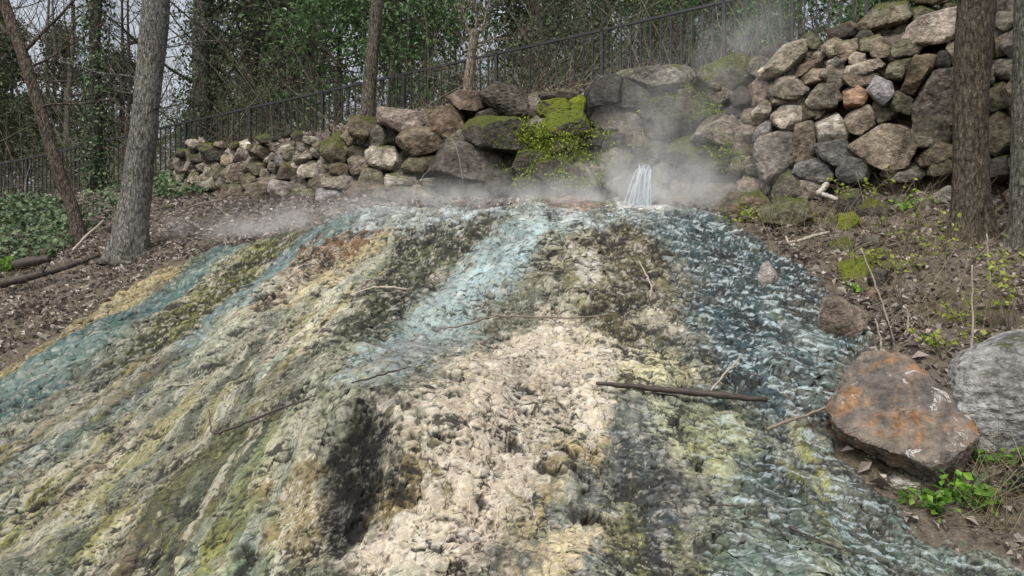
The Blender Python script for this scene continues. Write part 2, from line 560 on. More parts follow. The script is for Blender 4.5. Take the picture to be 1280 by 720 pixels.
M = {
    "rock": mat_rock(), "rust": mat_boulder_rust(), "bark": mat_bark(), "ground": mat_ground(), "tufa": mat_tufa(),
    "litter": mat_leaf("dead_leaf", (0.075, 0.06, 0.05), (0.27, 0.225, 0.19), (0.54, 0.48, 0.43), 0.1, 0.8),
    "evergreen": mat_leaf("evergreen_leaf", (0.035, 0.045, 0.024), (0.085, 0.105, 0.055), (0.16, 0.18, 0.10)),
    "ivy": mat_leaf("ivy_leaf", (0.018, 0.034, 0.014), (0.052, 0.085, 0.036), (0.13, 0.18, 0.085), 0.2, 0.4),
    "holly": mat_leaf("glossy_green_leaf", (0.035, 0.075, 0.028), (0.085, 0.165, 0.06), (0.18, 0.28, 0.11), 0.3, 0.35),
    "moss": mat_leaf("moss_leaf", (0.05, 0.075, 0.012), (0.16, 0.21, 0.025), (0.34, 0.40, 0.05), 0.35, 0.7),
    "herb": mat_leaf("fresh_leaf", (0.05, 0.12, 0.012), (0.13, 0.28, 0.03), (0.25, 0.42, 0.06), 0.4, 0.5),
    "sprig": mat_leaf("yellow_green_leaf", (0.10, 0.13, 0.02), (0.21, 0.25, 0.04), (0.34, 0.37, 0.08), 0.4, 0.6),
    "scrub": mat_leaf("scrub_leaf", (0.08, 0.08, 0.04), (0.17, 0.16, 0.085), (0.28, 0.26, 0.14), 0.3, 0.7),
    "twig": mat_plain("grey_twig", (0.20, 0.165, 0.13), 0.3, 30),
    "darkstick": mat_plain("wet_wood", (0.055, 0.043, 0.036), 0.45, 30, 0.6, 0.3),
    "palevine": mat_plain("pale_vine", (0.36, 0.31, 0.25), 0.25, 30),
    "drygrass": mat_leaf("dry_stem", (0.13, 0.10, 0.06), (0.26, 0.21, 0.13), (0.42, 0.36, 0.25), 0.1, 0.8),
    "brush": mat_leaf("brush_stem", (0.10, 0.088, 0.065), (0.25, 0.22, 0.165), (0.44, 0.39, 0.31), 0.0, 0.9),
    "iron": mat_plain("black_iron", (0.018, 0.018, 0.022), 0.3, 60, 0.5, 0.5, 0.15),
    "white_wood": mat_plain("bleached_wood", (0.42, 0.38, 0.33), 0.3, 14),
}

# ------------------------------------------------------------------ the ground sheet
MOUND_PX = [(-320, 900), (-300, 640), (-120, 545), (0, 462), (60, 425), (130, 375), (190, 342), (268, 310), (330, 300), (400, 283), (452, 266),
            (530, 260), (630, 259), (690, 251), (730, 252), (775, 256), (815, 258), (870, 264), (925, 277), (965, 305), (1012, 335),
            (1045, 366), (1092, 392), (1104, 430), (1066, 470), (1046, 540), (1092, 590), (1150, 652), (1235, 684), (1340, 722), (1420, 900)]


def px_poly(pts, clampy=None):
    out = []
    for x, y in pts:
        h = hit(x, y)
        while h is None:
            y += 4; h = hit(x, y)
        out.append((h[0], h[1]))
    return np.array(out)


def poly_sd(X, Y, P):
    """signed distance to a polygon in plan, negative inside"""
    d2 = np.full(X.shape, 1e9); ins = np.zeros(X.shape, bool)
    n = len(P)
    for i in range(n):
        ax, ay = P[i]; bx, by = P[(i + 1) % n]
        ex, ey = bx - ax, by - ay
        wx, wy = X - ax, Y - ay
        t = np.clip((wx * ex + wy * ey) / (ex * ex + ey * ey + 1e-12), 0, 1)
        d2 = np.minimum(d2, (wx - t * ex) ** 2 + (wy - t * ey) ** 2)
        c = ((ay > Y) != (by > Y)) & (X < (bx - ax) * (Y - ay) / (by - ay + 1e-12) + ax)
        ins ^= c
    d = np.sqrt(d2)
    return np.where(ins, -d, d)


MOUND = px_poly(MOUND_PX)


def polar_grid(th, r):
    T, R = np.meshgrid(th, r)
    X = R * np.sin(T); Y = R * np.cos(T)
    nt, nr = len(th), len(r)
    i = np.arange(nr - 1)[:, None] * nt; j = np.arange(nt - 1)[None, :]
    Fq = np.stack([i + j, i + j + 1, i + nt + j + 1, i + nt + j], 2).reshape(-1, 4)
    return X, Y, Fq


th = np.radians(np.concatenate([np.linspace(-180, -45, 40)[:-1], np.linspace(-45, 45, 430), np.linspace(45, 180, 40)[1:]]))
rr = np.concatenate([[0.02], np.geomspace(0.6, 4, 24)[:-1], np.geomspace(4, 20, 330)[:-1], np.geomspace(20, 130, 50)])
GX, GY, GF = polar_grid(th, rr)
gx, gy = GX.ravel(), GY.ravel()
R_ = np.hypot(gx, gy)
gz = ground_z(np.clip(gx, -16, 16), np.clip(gy, -3, 60))
msd = poly_sd(gx, gy, MOUND)
gz -= 0.22 * sstep(-0.05, -0.35, msd) + 0.3 * sstep(-0.35, -0.9, msd)
gz += np.where(msd > 0, 0.02 * fbm2(gx * 14, gy * 14, 3, 21), 0)
ground = obj("ground", mesh_np("ground", np.stack([gx, gy, gz], 1), GF, True, [M["ground"]]))
tag(ground, kind="structure")

# ------------------------------------------------------------------ the tufa mound (terrain)
ZONES = [  # name of the deposit, outline on the slope (photograph pixels, dropped onto the ground), colour 0-255, softness m
    ([(430, 268), (520, 261), (650, 261), (860, 268), (900, 300), (800, 300), (640, 285), (500, 305), (420, 300)], (158, 166, 162), .15),
    ([(-100, 500), (0, 440), (130, 370), (190, 336), (262, 306), (250, 330), (195, 365), (110, 425), (0, 498), (-100, 570)], (160, 145, 104), .10),
    ([(292, 300), (335, 300), (300, 318), (250, 352), (190, 405), (120, 455), (60, 500), (0, 535), (-120, 600), (-120, 560), (0, 490), (120, 412), (200, 358), (262, 312)], (66, 98, 96), .07),
    ([(330, 302), (400, 283), (372, 312), (330, 350), (270, 405), (215, 442), (150, 452), (180, 415), (245, 355)], (88, 90, 48), .10),
    ([(400, 285), (470, 270), (455, 286), (400, 312), (355, 352), (320, 385), (285, 410), (250, 445), (150, 520), (80, 560), (100, 530), (215, 445), (280, 395), (330, 345), (365, 315)], (92, 118, 122), .09),
    ([(385, 318), (450, 286), (490, 292), (452, 322), (400, 360), (345, 393), (300, 405), (340, 365)], (112, 86, 62), .08),
    ([(488, 288), (510, 285), (470, 320), (410, 362), (330, 400), (345, 390), (440, 325)], (162, 146, 106), .07),
    ([(505, 300), (470, 330), (400, 375), (320, 432), (230, 480), (120, 560), (-60, 690), (-60, 740), (60, 680), (180, 600), (300, 520), (390, 455), (430, 410), (480, 350)], (206, 198, 170), .14),
    ([(250, 445), (215, 470), (120, 540), (0, 620), (-80, 680), (-80, 630), (0, 560), (100, 500), (180, 450)], (104, 106, 98), .12),
    ([(200, 440), (240, 430), (180, 480), (60, 560), (0, 600), (-60, 640), (-60, 600), (40, 540)], (146, 128, 84), .08),
    ([(110, 525), (60, 550), (0, 590), (-60, 625), (-60, 645), (0, 612), (70, 575), (120, 545)], (112, 130, 118), .05),
    ([(60, 590), (0, 630), (-60, 670), (-60, 720), (0, 668), (40, 640), (70, 610)], (122, 104, 76), .07),
    ([(505, 298), (560, 285), (640, 276), (600, 308), (560, 342), (540, 372), (480, 430), (425, 452), (370, 474), (400, 430), (455, 365), (488, 325)], (66, 70, 52), .12),
    ([(650, 276), (725, 282), (700, 310), (650, 350), (610, 402), (545, 458), (500, 470), (455, 500), (405, 520), (430, 470), (480, 440), (545, 370), (585, 325)], (152, 174, 176), .12),
    ([(520, 432), (560, 415), (540, 450), (480, 470), (450, 468)], (140, 150, 158), .1),
    ([(420, 470), (400, 500), (330, 540), (230, 600), (120, 680), (60, 740), (300, 740), (360, 640), (400, 560), (430, 520)], (128, 132, 92), .2),
    ([(330, 520), (280, 545), (200, 600), (120, 655), (60, 700), (110, 710), (190, 655), (280, 590), (340, 545)], (170, 168, 106), .06),
    ([(290, 570), (235, 600), (190, 650), (120, 700), (150, 735), (210, 700), (250, 640), (300, 590)], (188, 182, 160), .12),
    ([(345, 545), (310, 580), (240, 640), (170, 690), (190, 720), (260, 670), (330, 600)], (158, 158, 92), .06),
    ([(440, 500), (430, 540), (390, 590), (350, 640), (300, 720), (330, 740), (390, 680), (405, 600), (440, 540)], (156, 172, 142), .07),
    ([(375, 530), (360, 560), (330, 600), (300, 615), (320, 580)], (128, 140, 92), .05),
    ([(600, 425), (700, 395), (800, 432), (850, 470), (790, 500), (760, 545), (700, 570), (670, 630), (640, 700), (560, 740), (420, 740), (500, 660), (495, 560), (520, 490)], (206, 190, 170), .16),
    ([(345, 600), (400, 580), (400, 690), (380, 720), (330, 715)], (146, 132, 96), .08),
    ([(480, 590), (540, 600), (560, 630), (510, 660), (450, 690), (440, 640)], (120, 98, 64), .08),
    ([(398, 600), (415, 562), (440, 520), (470, 508), (482, 540), (486, 600), (474, 650), (440, 694), (398, 700)], (50, 50, 48), .05),
    ([(690, 298), (800, 290), (872, 328), (892, 395), (860, 430), (760, 440), (705, 400), (672, 350)], (96, 90, 68), .18),
    ([(720, 315), (745, 318), (735, 370), (712, 365)], (190, 182, 172), .06),
    ([(775, 455), (880, 430), (900, 490), (820, 505), (770, 500)], (172, 166, 128), .16),
    ([(690, 560), (750, 535), (720, 590), (680, 650), (640, 700), (655, 630)], (182, 164, 118), .06),
    ([(735, 572), (800, 512), (850, 560), (880, 640), (830, 740), (620, 740), (670, 660), (700, 600)], (62, 67, 68), .10),
    ([(660, 690), (720, 650), (740, 690), (700, 740), (640, 740)], (168, 154, 122), .10),
    ([(820, 512), (900, 505), (985, 560), (1010, 640), (930, 650), (860, 590), (840, 545)], (160, 166, 128), .14),
    ([(800, 262), (900, 268), (960, 300), (1012, 333), (1104, 392), (1100, 440), (1062, 470), (1050, 560), (1000, 570), (940, 530), (885, 490), (868, 430), (862, 350), (815, 292)], (62, 84, 90), .16),
    ([(960, 315), (1010, 335), (1092, 392), (1100, 430), (1040, 420), (980, 380)], (52, 60, 64), .12),
    ([(960, 540), (1046, 545), (1092, 592), (1160, 660), (1300, 720), (1300, 760), (880, 760), (880, 650)], (88, 102, 94), .14),
    ([(1010, 545), (1050, 545), (1095, 592), (1150, 650), (1090, 650), (1040, 600)], (60, 68, 60), .10),
    ([(768, 262), (782, 244), (815, 250), (835, 266), (800, 272)], (226, 226, 224), .08),
    ([(670, 262), (690, 250), (735, 252), (760, 264), (720, 272)], (140, 116, 100), .10),
]


def build_mound():
    th = np.radians(np.linspace(-38, 38, 930))
    r = 1.0 / np.linspace(1 / 3.7, 1 / 11.9, 640)
    X, Y, Fq = polar_grid(th, r)
    Zg = ground_z(X.ravel(), Y.ravel()).reshape(X.shape)
    # distance measured up the slope, so that nothing stretches on the steep faces
    dl = np.sqrt(np.diff(r)[:, None] ** 2 + np.diff(Zg, axis=0) ** 2)
    S = np.concatenate([np.zeros((1, X.shape[1])), np.cumsum(dl, 0)], 0) + 3.0
    # surface normals of the underlying slope
    Px = np.stack([X, Y, Zg], 2)
    Nn = np.cross(np.gradient(Px, axis=1), np.gradient(Px, axis=0)); Nn /= np.linalg.norm(Nn, axis=2)[:, :, None]
    Nn = Nn * np.sign(Nn[:, :, 2:3]); Nn = Nn.reshape(-1, 3)
    X, Y, S, Zg = X.ravel(), Y.ravel(), S.ravel(), Zg.ravel()
    wob = 0.08 * fbm2(X * 2.2, Y * 2.2, 3, 31) + 0.05 * fbm2(X * 9, Y * 9, 2, 33)
    sd = poly_sd(X, Y, MOUND) + wob
    kf = (sd < 0.16)[Fq].any(1)
    Fq = Fq[kf]
    used = np.zeros(len(X), bool); used[Fq.ravel()] = True
    remap = np.cumsum(used) - 1
    Fq = remap[Fq]; X = X[used]; Y = Y[used]; sd = sd[used]; S = S[used]; Zg = Zg[used]; Nn = Nn[used]
    A = np.arctan2(X - 0.8, 24.0 - Y) * 17.0          # across the downhill fan
    iso = fbm2(X * 6, S * 6, 5, 67, .72)              # clotted crust, coarse to fine
    iso2 = fbm2(X * 19 + .5 * iso, S * 19, 3, 69, .7)
    st = fbm2(A * 9, S * 1.7, 4, 65, .6)              # strands running downhill
    # the outlines of the deposits run out in strands and clots
    wA = 0.13 * fbm2(A * 1.6, S * 0.5, 3, 41) + 0.10 * fbm2(A * 5, S * 0.8, 3, 43) + 0.07 * fbm2(X * 9, S * 7, 3, 45)
    calm = np.interp(Y, [4.6, 6.0], [.3, 1.0])
    wS = 0.30 * fbm2(A * 3, S * 0.9, 3, 47) + 0.16 * fbm2(X * 7, S * 7, 3, 49)
    Xw, Yw = X + wA, Y + wS * calm
    col = np.tile(lin((116, 117, 102)), (len(X), 1))
    zid = np.zeros((len(X), len(ZONES)), np.float32)
    grain = 0.8 * iso + 0.8 * iso2 + .5 * st
    for i, (pts, c, soft) in enumerate(ZONES):
        P = px_poly(pts)
        lo = P.min(0) - 0.6; hi = P.max(0) + 0.6
        k = np.nonzero((Xw > lo[0]) & (Xw < hi[0]) & (Yw > lo[1]) & (Yw < hi[1]))[0]
        d = poly_sd(Xw[k], Yw[k], P) + grain[k] * (soft * .9 + .03) * (.4 + .6 * calm[k])
        soft = soft * (.5 + .5 * calm[k])
        w = sstep(soft, -soft, d)
        c = np.array(c, float); c = c * .92 + c.mean() * .08
        zid[k] *= (1 - w)[:, None]
        zid[k, i] += w
        col[k] = col[k] * (1 - w)[:, None] + lin(c)[None, :] * w[:, None]
    Zi = lambda *ids: zid[:, list(ids)].sum(1)
    smooth_ = Zi(2, 4, 13, 14)                        # thin sheets of running water
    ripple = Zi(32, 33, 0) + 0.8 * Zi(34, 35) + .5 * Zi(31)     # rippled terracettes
    rough_ = Zi(12, 25, 3, 5) + 0.6 * Zi(27, 24)      # shaggy algae
    tan_ = Zi(21, 22, 23, 26)
    slate = Zi(29)
    left_ = Zi(7, 8, 9, 10, 11, 15, 16, 17, 18, 19, 20)
    crest = sstep(9.4, 8.2, Y)
    # --- relief: broad runnels and swells first, fine crust last
    wrp = 0.25 * fbm2(X * 1.3, S * 1.3, 3, 60)
    runl = fbm2(A * 1.7 + wrp, S * .45, 6, 62, .62)                          # runnels and strands, coarse to fine
    rdg = 1 - np.abs(fbm2(A * 2.6 + wrp, S * .9 + wrp, 5, 70, .6)) * 1.7      # crusty rims between runnels
    z = 0.05 + (0.055 * fbm2(A * 0.9, S * 0.55, 3, 61) + 0.045 * runl) * crest
    quiet = np.clip(1 - .78 * left_ - .75 * smooth_ - .6 * slate - .25 * tan_, .1, 1)
    z += (0.006 + 0.008 * left_ + 0.004 * smooth_) * fbm2(A * 7, S * .6 + wrp, 5, 64, .6) * (1 - 0.6 * ripple)
    z += iso * (0.004 + 0.001 * tan_ + 0.008 * rough_) * quiet * (1 - .7 * ripple) * (.4 + .6 * crest)
    z += rdg * (0.006 + 0.010 * rough_ + 0.002 * tan_) * quiet * (1 - .6 * ripple) * (.3 + .7 * crest)
    z += iso2 * (.003 + .006 * rough_ + .002 * tan_)
    z += (1 - 2 * np.abs(fbm2(X * 20, S * 24, 4, 86, .8))) * (.0035 + .006 * rough_) * quiet
    # a hollow under the lip of the crust, and the swelling above it
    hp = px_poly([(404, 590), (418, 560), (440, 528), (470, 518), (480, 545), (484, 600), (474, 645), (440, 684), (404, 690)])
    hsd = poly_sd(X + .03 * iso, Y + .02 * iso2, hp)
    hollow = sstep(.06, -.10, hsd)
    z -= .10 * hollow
    z += .05 * np.exp(-(hsd - .12) ** 2 / .01) * sstep(4.6, 5.1, Y)
    # terracettes: stepped ledges across the flow, broken up sideways
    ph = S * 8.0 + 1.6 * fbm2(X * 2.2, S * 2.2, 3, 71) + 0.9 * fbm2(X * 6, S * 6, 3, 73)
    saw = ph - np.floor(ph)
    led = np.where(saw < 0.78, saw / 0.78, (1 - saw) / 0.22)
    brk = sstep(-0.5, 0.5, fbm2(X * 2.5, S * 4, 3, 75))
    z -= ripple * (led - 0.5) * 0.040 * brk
    rn = fbm2(X * 3.5 + .6 * runl, S * 17 + .5 * iso, 5, 77, .68)           # ripples lying across the slope
    z += ripple * 0.012 * rn
    # pits
    Xp = X + .05 * iso + .03 * iso2; Sp = S + .05 * runl + .03 * fbm2(X * 17, S * 17, 3, 83)
    w1 = worley2(Xp * 7.5, Sp * 9.0, 5); w2 = worley2(Xp * 17, Sp * 22, 9)
    pit = sstep(0.24, 0.10, w1) * sstep(0.1, 0.5, fbm2(X * 1.4, S * 1.4, 3, 79)) + 0.7 * sstep(0.30, 0.12, w2) * sstep(0.0, 0.5, fbm2(X * 2.1, S * 2.1, 2, 81))
    pit *= (1 - 0.75 * smooth_) * (1 - .6 * left_)
    z -= 0.045 * pit
    hole = np.zeros(len(X))
    for (hx, hy, rad, dep) in [(565, 480, .085, .12), (545, 412, .05, .06), (840, 540, .05, .08), (868, 593, .06, .09), (745, 652, .06, .07), (722, 648, .07, .08),
                               (350, 583, .04, .06), (215, 587, .05, .06), (620, 282, .04, .04), (655, 470, .06, .05), (650, 520, .05, .06), (690, 330, .05, .05),
                               (680, 590, .07, .07), (705, 575, .06, .06), (735, 655, .05, .07), (800, 640, .04, .05), (450, 660, .08, .08), (500, 620, .07, .06),
                               (240, 515, .05, .05), (640, 560, .05, .06), (390, 455, .05, .05), (250, 645, .05, .06), (165, 640, .04, .06), (310, 700, .06, .06),
                               (60, 638, .07, .06), (440, 300, .07, .05), (660, 300, .05, .04), (700, 490, .06, .06), (600, 640, .05, .05), (880, 690, .06, .07)]:
        p = hit(hx, hy)
        rad *= .75; dep *= .55
        dd = np.hypot((Xp - p[0]) / 1.5, Y - p[1]) + 0.03 * iso2 + .03 * iso
        hk = sstep(rad, rad * 0.4, dd)
        z -= dep * hk; hole = np.maximum(hole, hk)
    # --- colour of the crust: clotted growth, stains and bare mineral, plus painted relief shading
    mot = (sstep(-.1, 1.0, runl) * .5 * (1 - .7 * smooth_))[:, None]
    col = col * (1 - mot) + lin((122, 122, 108))[None] * mot
    fine = fbm2(X * 24 + iso2 * .5, S * 30, 3, 92, .9)
    patt = 1.0 * runl + .45 * iso + .65 * quiet * fine + .7 * rdg * (1 - ripple) * quiet - .15 + (.3 + .3 * left_) * st * (1 - ripple) + .9 * ripple * rn
    kk = 0.72 + .35 * rough_ + .25 * ripple + .15 * slate + .12 * left_ - .1 * smooth_ - .12 * tan_
    kk = kk - .22 * tan_
    col *= np.clip(np.exp(patt * kk - .16), 0.08, 2.1)[:, None]  # painted relief shading: low spots darker, ridges paler
    def over(f, c, w):
        nonlocal col
        k = np.clip(f * w, 0, 1)[:, None]
        col = col * (1 - k) + np.asarray(c)[None] * k
    cl = sstep(-.4, .5, fbm2(X * 1.7, S * 1.7, 3, 94))                       # where growth clusters
    tone = np.clip(np.exp(.5 * fine + .5 * st), .35, 1.8)
    for sdn, c, w in [(95, (140, 142, 72), 0.10 + 0.6 * left_ + 0.5 * Zi(31, 34) + .25 * slate), (97, (92, 118, 108), 0.08 + 0.6 * left_ + 0.4 * Zi(31, 34) + .15 * slate),
                      (98, (112, 94, 68), 0.2 + 0.4 * left_ + .35 * tan_ + .2 * smooth_), (89, (204, 196, 178), .12 + .35 * left_ + .35 * rough_)]:
        f = sstep(0.2, 0.6, fbm2(A * 2.2 + sdn + wrp, S * .7, 6, sdn, .66))
        k = np.clip(f * w, 0, 1)[:, None]
        col = col * (1 - k) + lin(c)[None] * tone[:, None] * k
    # strands with crisp edges running downhill
    sn = fbm2(A * 6 + wrp, S * .5 + .15 * iso, 6, 101, .72)
    lf = np.clip(left_ + .12 * smooth_ + .15 * slate + .15 * tan_, 0, 1)
    for sdn, c, t0, wt in [(111, (142, 144, 78), .22, .7), (113, (204, 202, 184), .14, .85), (112, (92, 118, 114), .16, .8), (116, (132, 140, 134), .20, .7), (114, (52, 56, 46), .22, .95), (115, (140, 120, 84), .40, .5)]:
        q = fbm2(A * 3.4 + wrp * 1.5, S * .28 + .12 * iso, 6, sdn, .70)
        over(sstep(t0, t0 + .09, q), lin(c) * .9, wt * .72 * lf)
    over(sstep(.30, .40, sn), lin((88, 92, 74)) * 1.0, .65 * lf)
    over(sstep(-.30, -.42, sn), lin((208, 202, 180)), .55 * lf)
    # crusted rims, pale
    rim = 1 - np.abs(fbm2(X * 4.2 + .2 * runl, S * 5.5, 6, 103, .74)) * 2.2
    over(sstep(.80, .95, rim), lin((222, 214, 198)), .30 + .25 * tan_ + .2 * rough_ - .1 * ripple - .22 * left_)
    # black algae and painted shade in crust gaps, blotches to specks, sharp edged
    blot = fbm2(X * 4.0 + .15 * iso, S * 6.0, 6, 93, .80) + .22 * (cl - .5)
    thr = .35 + .04 * tan_ - .20 * rough_ - .10 * ripple - .08 * slate + .16 * smooth_ + .06 * tan_
    bk = sstep(0.0, 0.10, blot - thr)
    over(bk, (0.026, 0.026, 0.023), .88)
    z -= .010 * bk * (.35 + .65 * quiet)
    spk = fbm2(X * 13, S * 20, 4, 107, .85)
    over(sstep(.46, .56, spk - .12 * rough_ - .1 * ripple + .1 * smooth_), (.03, .029, .025), .85)
    # rippled sheet: painted shade on risers, painted glints and pale foam on wet treads
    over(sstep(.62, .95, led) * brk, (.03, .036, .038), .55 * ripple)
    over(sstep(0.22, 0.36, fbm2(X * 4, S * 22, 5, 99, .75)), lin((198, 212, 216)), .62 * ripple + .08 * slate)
    over(sstep(0.34, 0.46, fbm2(X * 7, S * 9, 5, 88, .78)), lin((220, 215, 204)), 0.2 - 0.05 * smooth_ + 0.3 * tan_ + .15 * rough_ - .2 * ripple - .12 * left_)
    # shade painted into open holes, and black clots, small and crisp
    cs = fbm2(X * 2.3, S * 2.0, 3, 121)
    for fx, fy, sdn, r0 in [(5.0, 8.0, 31, .05), (10, 16, 37, .08), (20, 28, 41, .08)]:
        w3 = worley2(X * fx + .35 * iso2 + .25 * fine, S * fy + .35 * rn + .2 * iso, sdn)
        sp_ = sstep(r0 + .05, r0 - .03, w3 - .20 * cs + .05 * smooth_ - .05 * rough_ - .05 * slate)
        over(sp_, (.022, .022, .02), .9)
        z -= .07 / fx * sp_
    over(np.maximum(pit * .8, hole), (0.03, 0.028, 0.024), 0.9)
    over(hollow * (.55 + .45 * sstep(-.25, .15, st + .5 * iso2)), (.014, .014, .013), .95)  # lip hollow: black stain deepened by painted shade
    edge = sstep(0.12, -0.18, sd)
    over(sstep(.9, .3, edge + .25 * iso), (.10, .078, .06), .85)
    col = np.clip(col * (0.84 - .17 * left_ - .08 * rough_)[:, None], 0.008, 0.70)
    wet = (1 - .9 * hollow) * np.clip(0.2 + 0.5 * smooth_ + 0.6 * ripple + 0.35 * slate - 0.2 * tan_, 0, 0.9)
    # rim: thin out into the ground
    edge = sstep(0.12, -0.18, sd)
    dz = z * (0.15 + 0.85 * edge) - 0.10 * (1 - edge)
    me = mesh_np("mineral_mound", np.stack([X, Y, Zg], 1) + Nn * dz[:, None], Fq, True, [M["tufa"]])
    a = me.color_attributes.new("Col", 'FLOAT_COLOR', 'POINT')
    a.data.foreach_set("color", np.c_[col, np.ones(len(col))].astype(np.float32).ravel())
    k_ = me.attributes.new("calm", 'FLOAT', 'POINT')
    k_.data.foreach_set("value", np.clip(.75 * left_ + .8 * smooth_ + .7 * slate + .45 * tan_ + .3 * ripple, 0, 1).astype(np.float32))
    b = me.attributes.new("wet", 'FLOAT', 'POINT')
    b.data.foreach_set("value", wet.astype(np.float32))
    return me


mound = obj("terrain_mineral_mound", build_mound())
tag(mound, "streaked mineral crust mound below the spring", kind="structure")

# ------------------------------------------------------------------ rocks
def ico(sub):
    bm = bmesh.new(); bmesh.ops.create_icosphere(bm, subdivisions=sub, radius=1)
    V = np.array([v.co[:] for v in bm.verts]); T = np.array([[v.index for v in f.verts] for f in bm.faces]); bm.free()
    return V, T


ICO = {3: ico(4), 4: ico(5), 5: ico(6)}


def hull2(P):
    P = sorted(map(tuple, P))
    def half(pts):
        h = []
        for p in pts:
            while len(h) >= 2 and (h[-1][0] - h[-2][0]) * (p[1] - h[-2][1]) - (h[-1][1] - h[-2][1]) * (p[0] - h[-2][0]) <= 0: h.pop()
            h.append(p)
        return h
    a = half(P); b = half(P[::-1])
    return np.array(a[:-1] + b[:-1])


def rock_mesh(outline_m, depth, seed, sharp=11, rough=0.05, sub=4, mat="rock", top_tilt=0.0, strata=0.0):
    """outline_m: (n,2) metres, x right / y up seen from the front (-Y local). depth: half thickness."""
    rng = np.random.default_rng(seed)
    H = hull2(outline_m)
    planes = []
    n = len(H)
    for i in range(n):
        a, b = H[i], H[(i + 1) % n]
        e = b - a
        L = np.hypot(*e)
        if L < 1e-4: continue
        nn = np.array([e[1], -e[0]]) / L
        t = rng.uniform(-0.28, 0.28)
        if nn[1] > 0.4: t = rng.uniform(0.1, 0.5)
        if nn[1] < -0.4: t = rng.uniform(-0.35, 0.1)
        N3 = np.array([nn[0], -t, nn[1]]); N3 /= np.linalg.norm(N3)
        # keep the outline: the plane passes through the edge at the widest section
        h = (a @ nn) / math.sqrt(1 + t * t) * 1.0
        planes.append((N3, max(h, 0.02)))
    for s in (-1, 1):
        for k in range(3 if s < 0 else 2):
            N3 = np.array([rng.uniform(-.5, .5), s * 1.0, rng.uniform(-.45, .55) + (0.25 if s < 0 else 0)])
            N3 /= np.linalg.norm(N3)
            planes.append((N3, depth * rng.uniform(0.8, 1.1)))
    V, T = ICO[sub]
    acc = np.zeros(len(V))
    for N3, h in planes:
        acc += np.maximum(V @ N3 / h, 0) ** sharp
    P = V * (acc ** (-1.0 / sharp))[:, None]
    for k in range(7):                       # knocked-off corners and chipped faces
        N3 = rng.normal(size=3); N3[1] -= 0.6; N3 /= np.linalg.norm(N3)
        h = float((P @ N3).max()) * (rng.uniform(.70, .90) if k < 4 else rng.uniform(.86, .97))
        acc += np.maximum(V @ N3 / h, 0) ** sharp
    r = acc ** (-1.0 / sharp)
    P = V * r[:, None]
    size = float(np.mean(r))
    nz = fbm3(V * 2.3 + seed * 3.1, 4, seed % 50)
    nz2 = fbm3(P / size * 5.0 + seed, 3, (seed + 9) % 50)
    nz3 = np.abs(fbm3(P / size * 3.1 + seed * 1.7, 3, (seed + 21) % 50))
    d = rough * size * (1.1 * nz + 1.0 * nz2 - 2.2 * nz3 + .5)
    if strata > 0:
        q = P[:, 2] / size * 7 + 0.8 * nz
        d += strata * size * (np.abs((q % 1) - 0.5) - 0.25)
    P = P + V * d[:, None]
    return mesh_np("stone", P, T, False, [M[mat]])


PAL = {'l': (.40, .385, .345), 'g': (.235, .225, .205), 'b': (.20, .158, .118), 't': (.30, .255, .20), 'd': (.085, .082, .074), 'm': (.17, .165, .115),
       'p': (.32, .265, .235), 'u': (.23, .255, .285), 'o': (.36, .22, .14), 'k': (.045, .045, .042), 'w': (.55, .54, .51)}
_seed = [100]


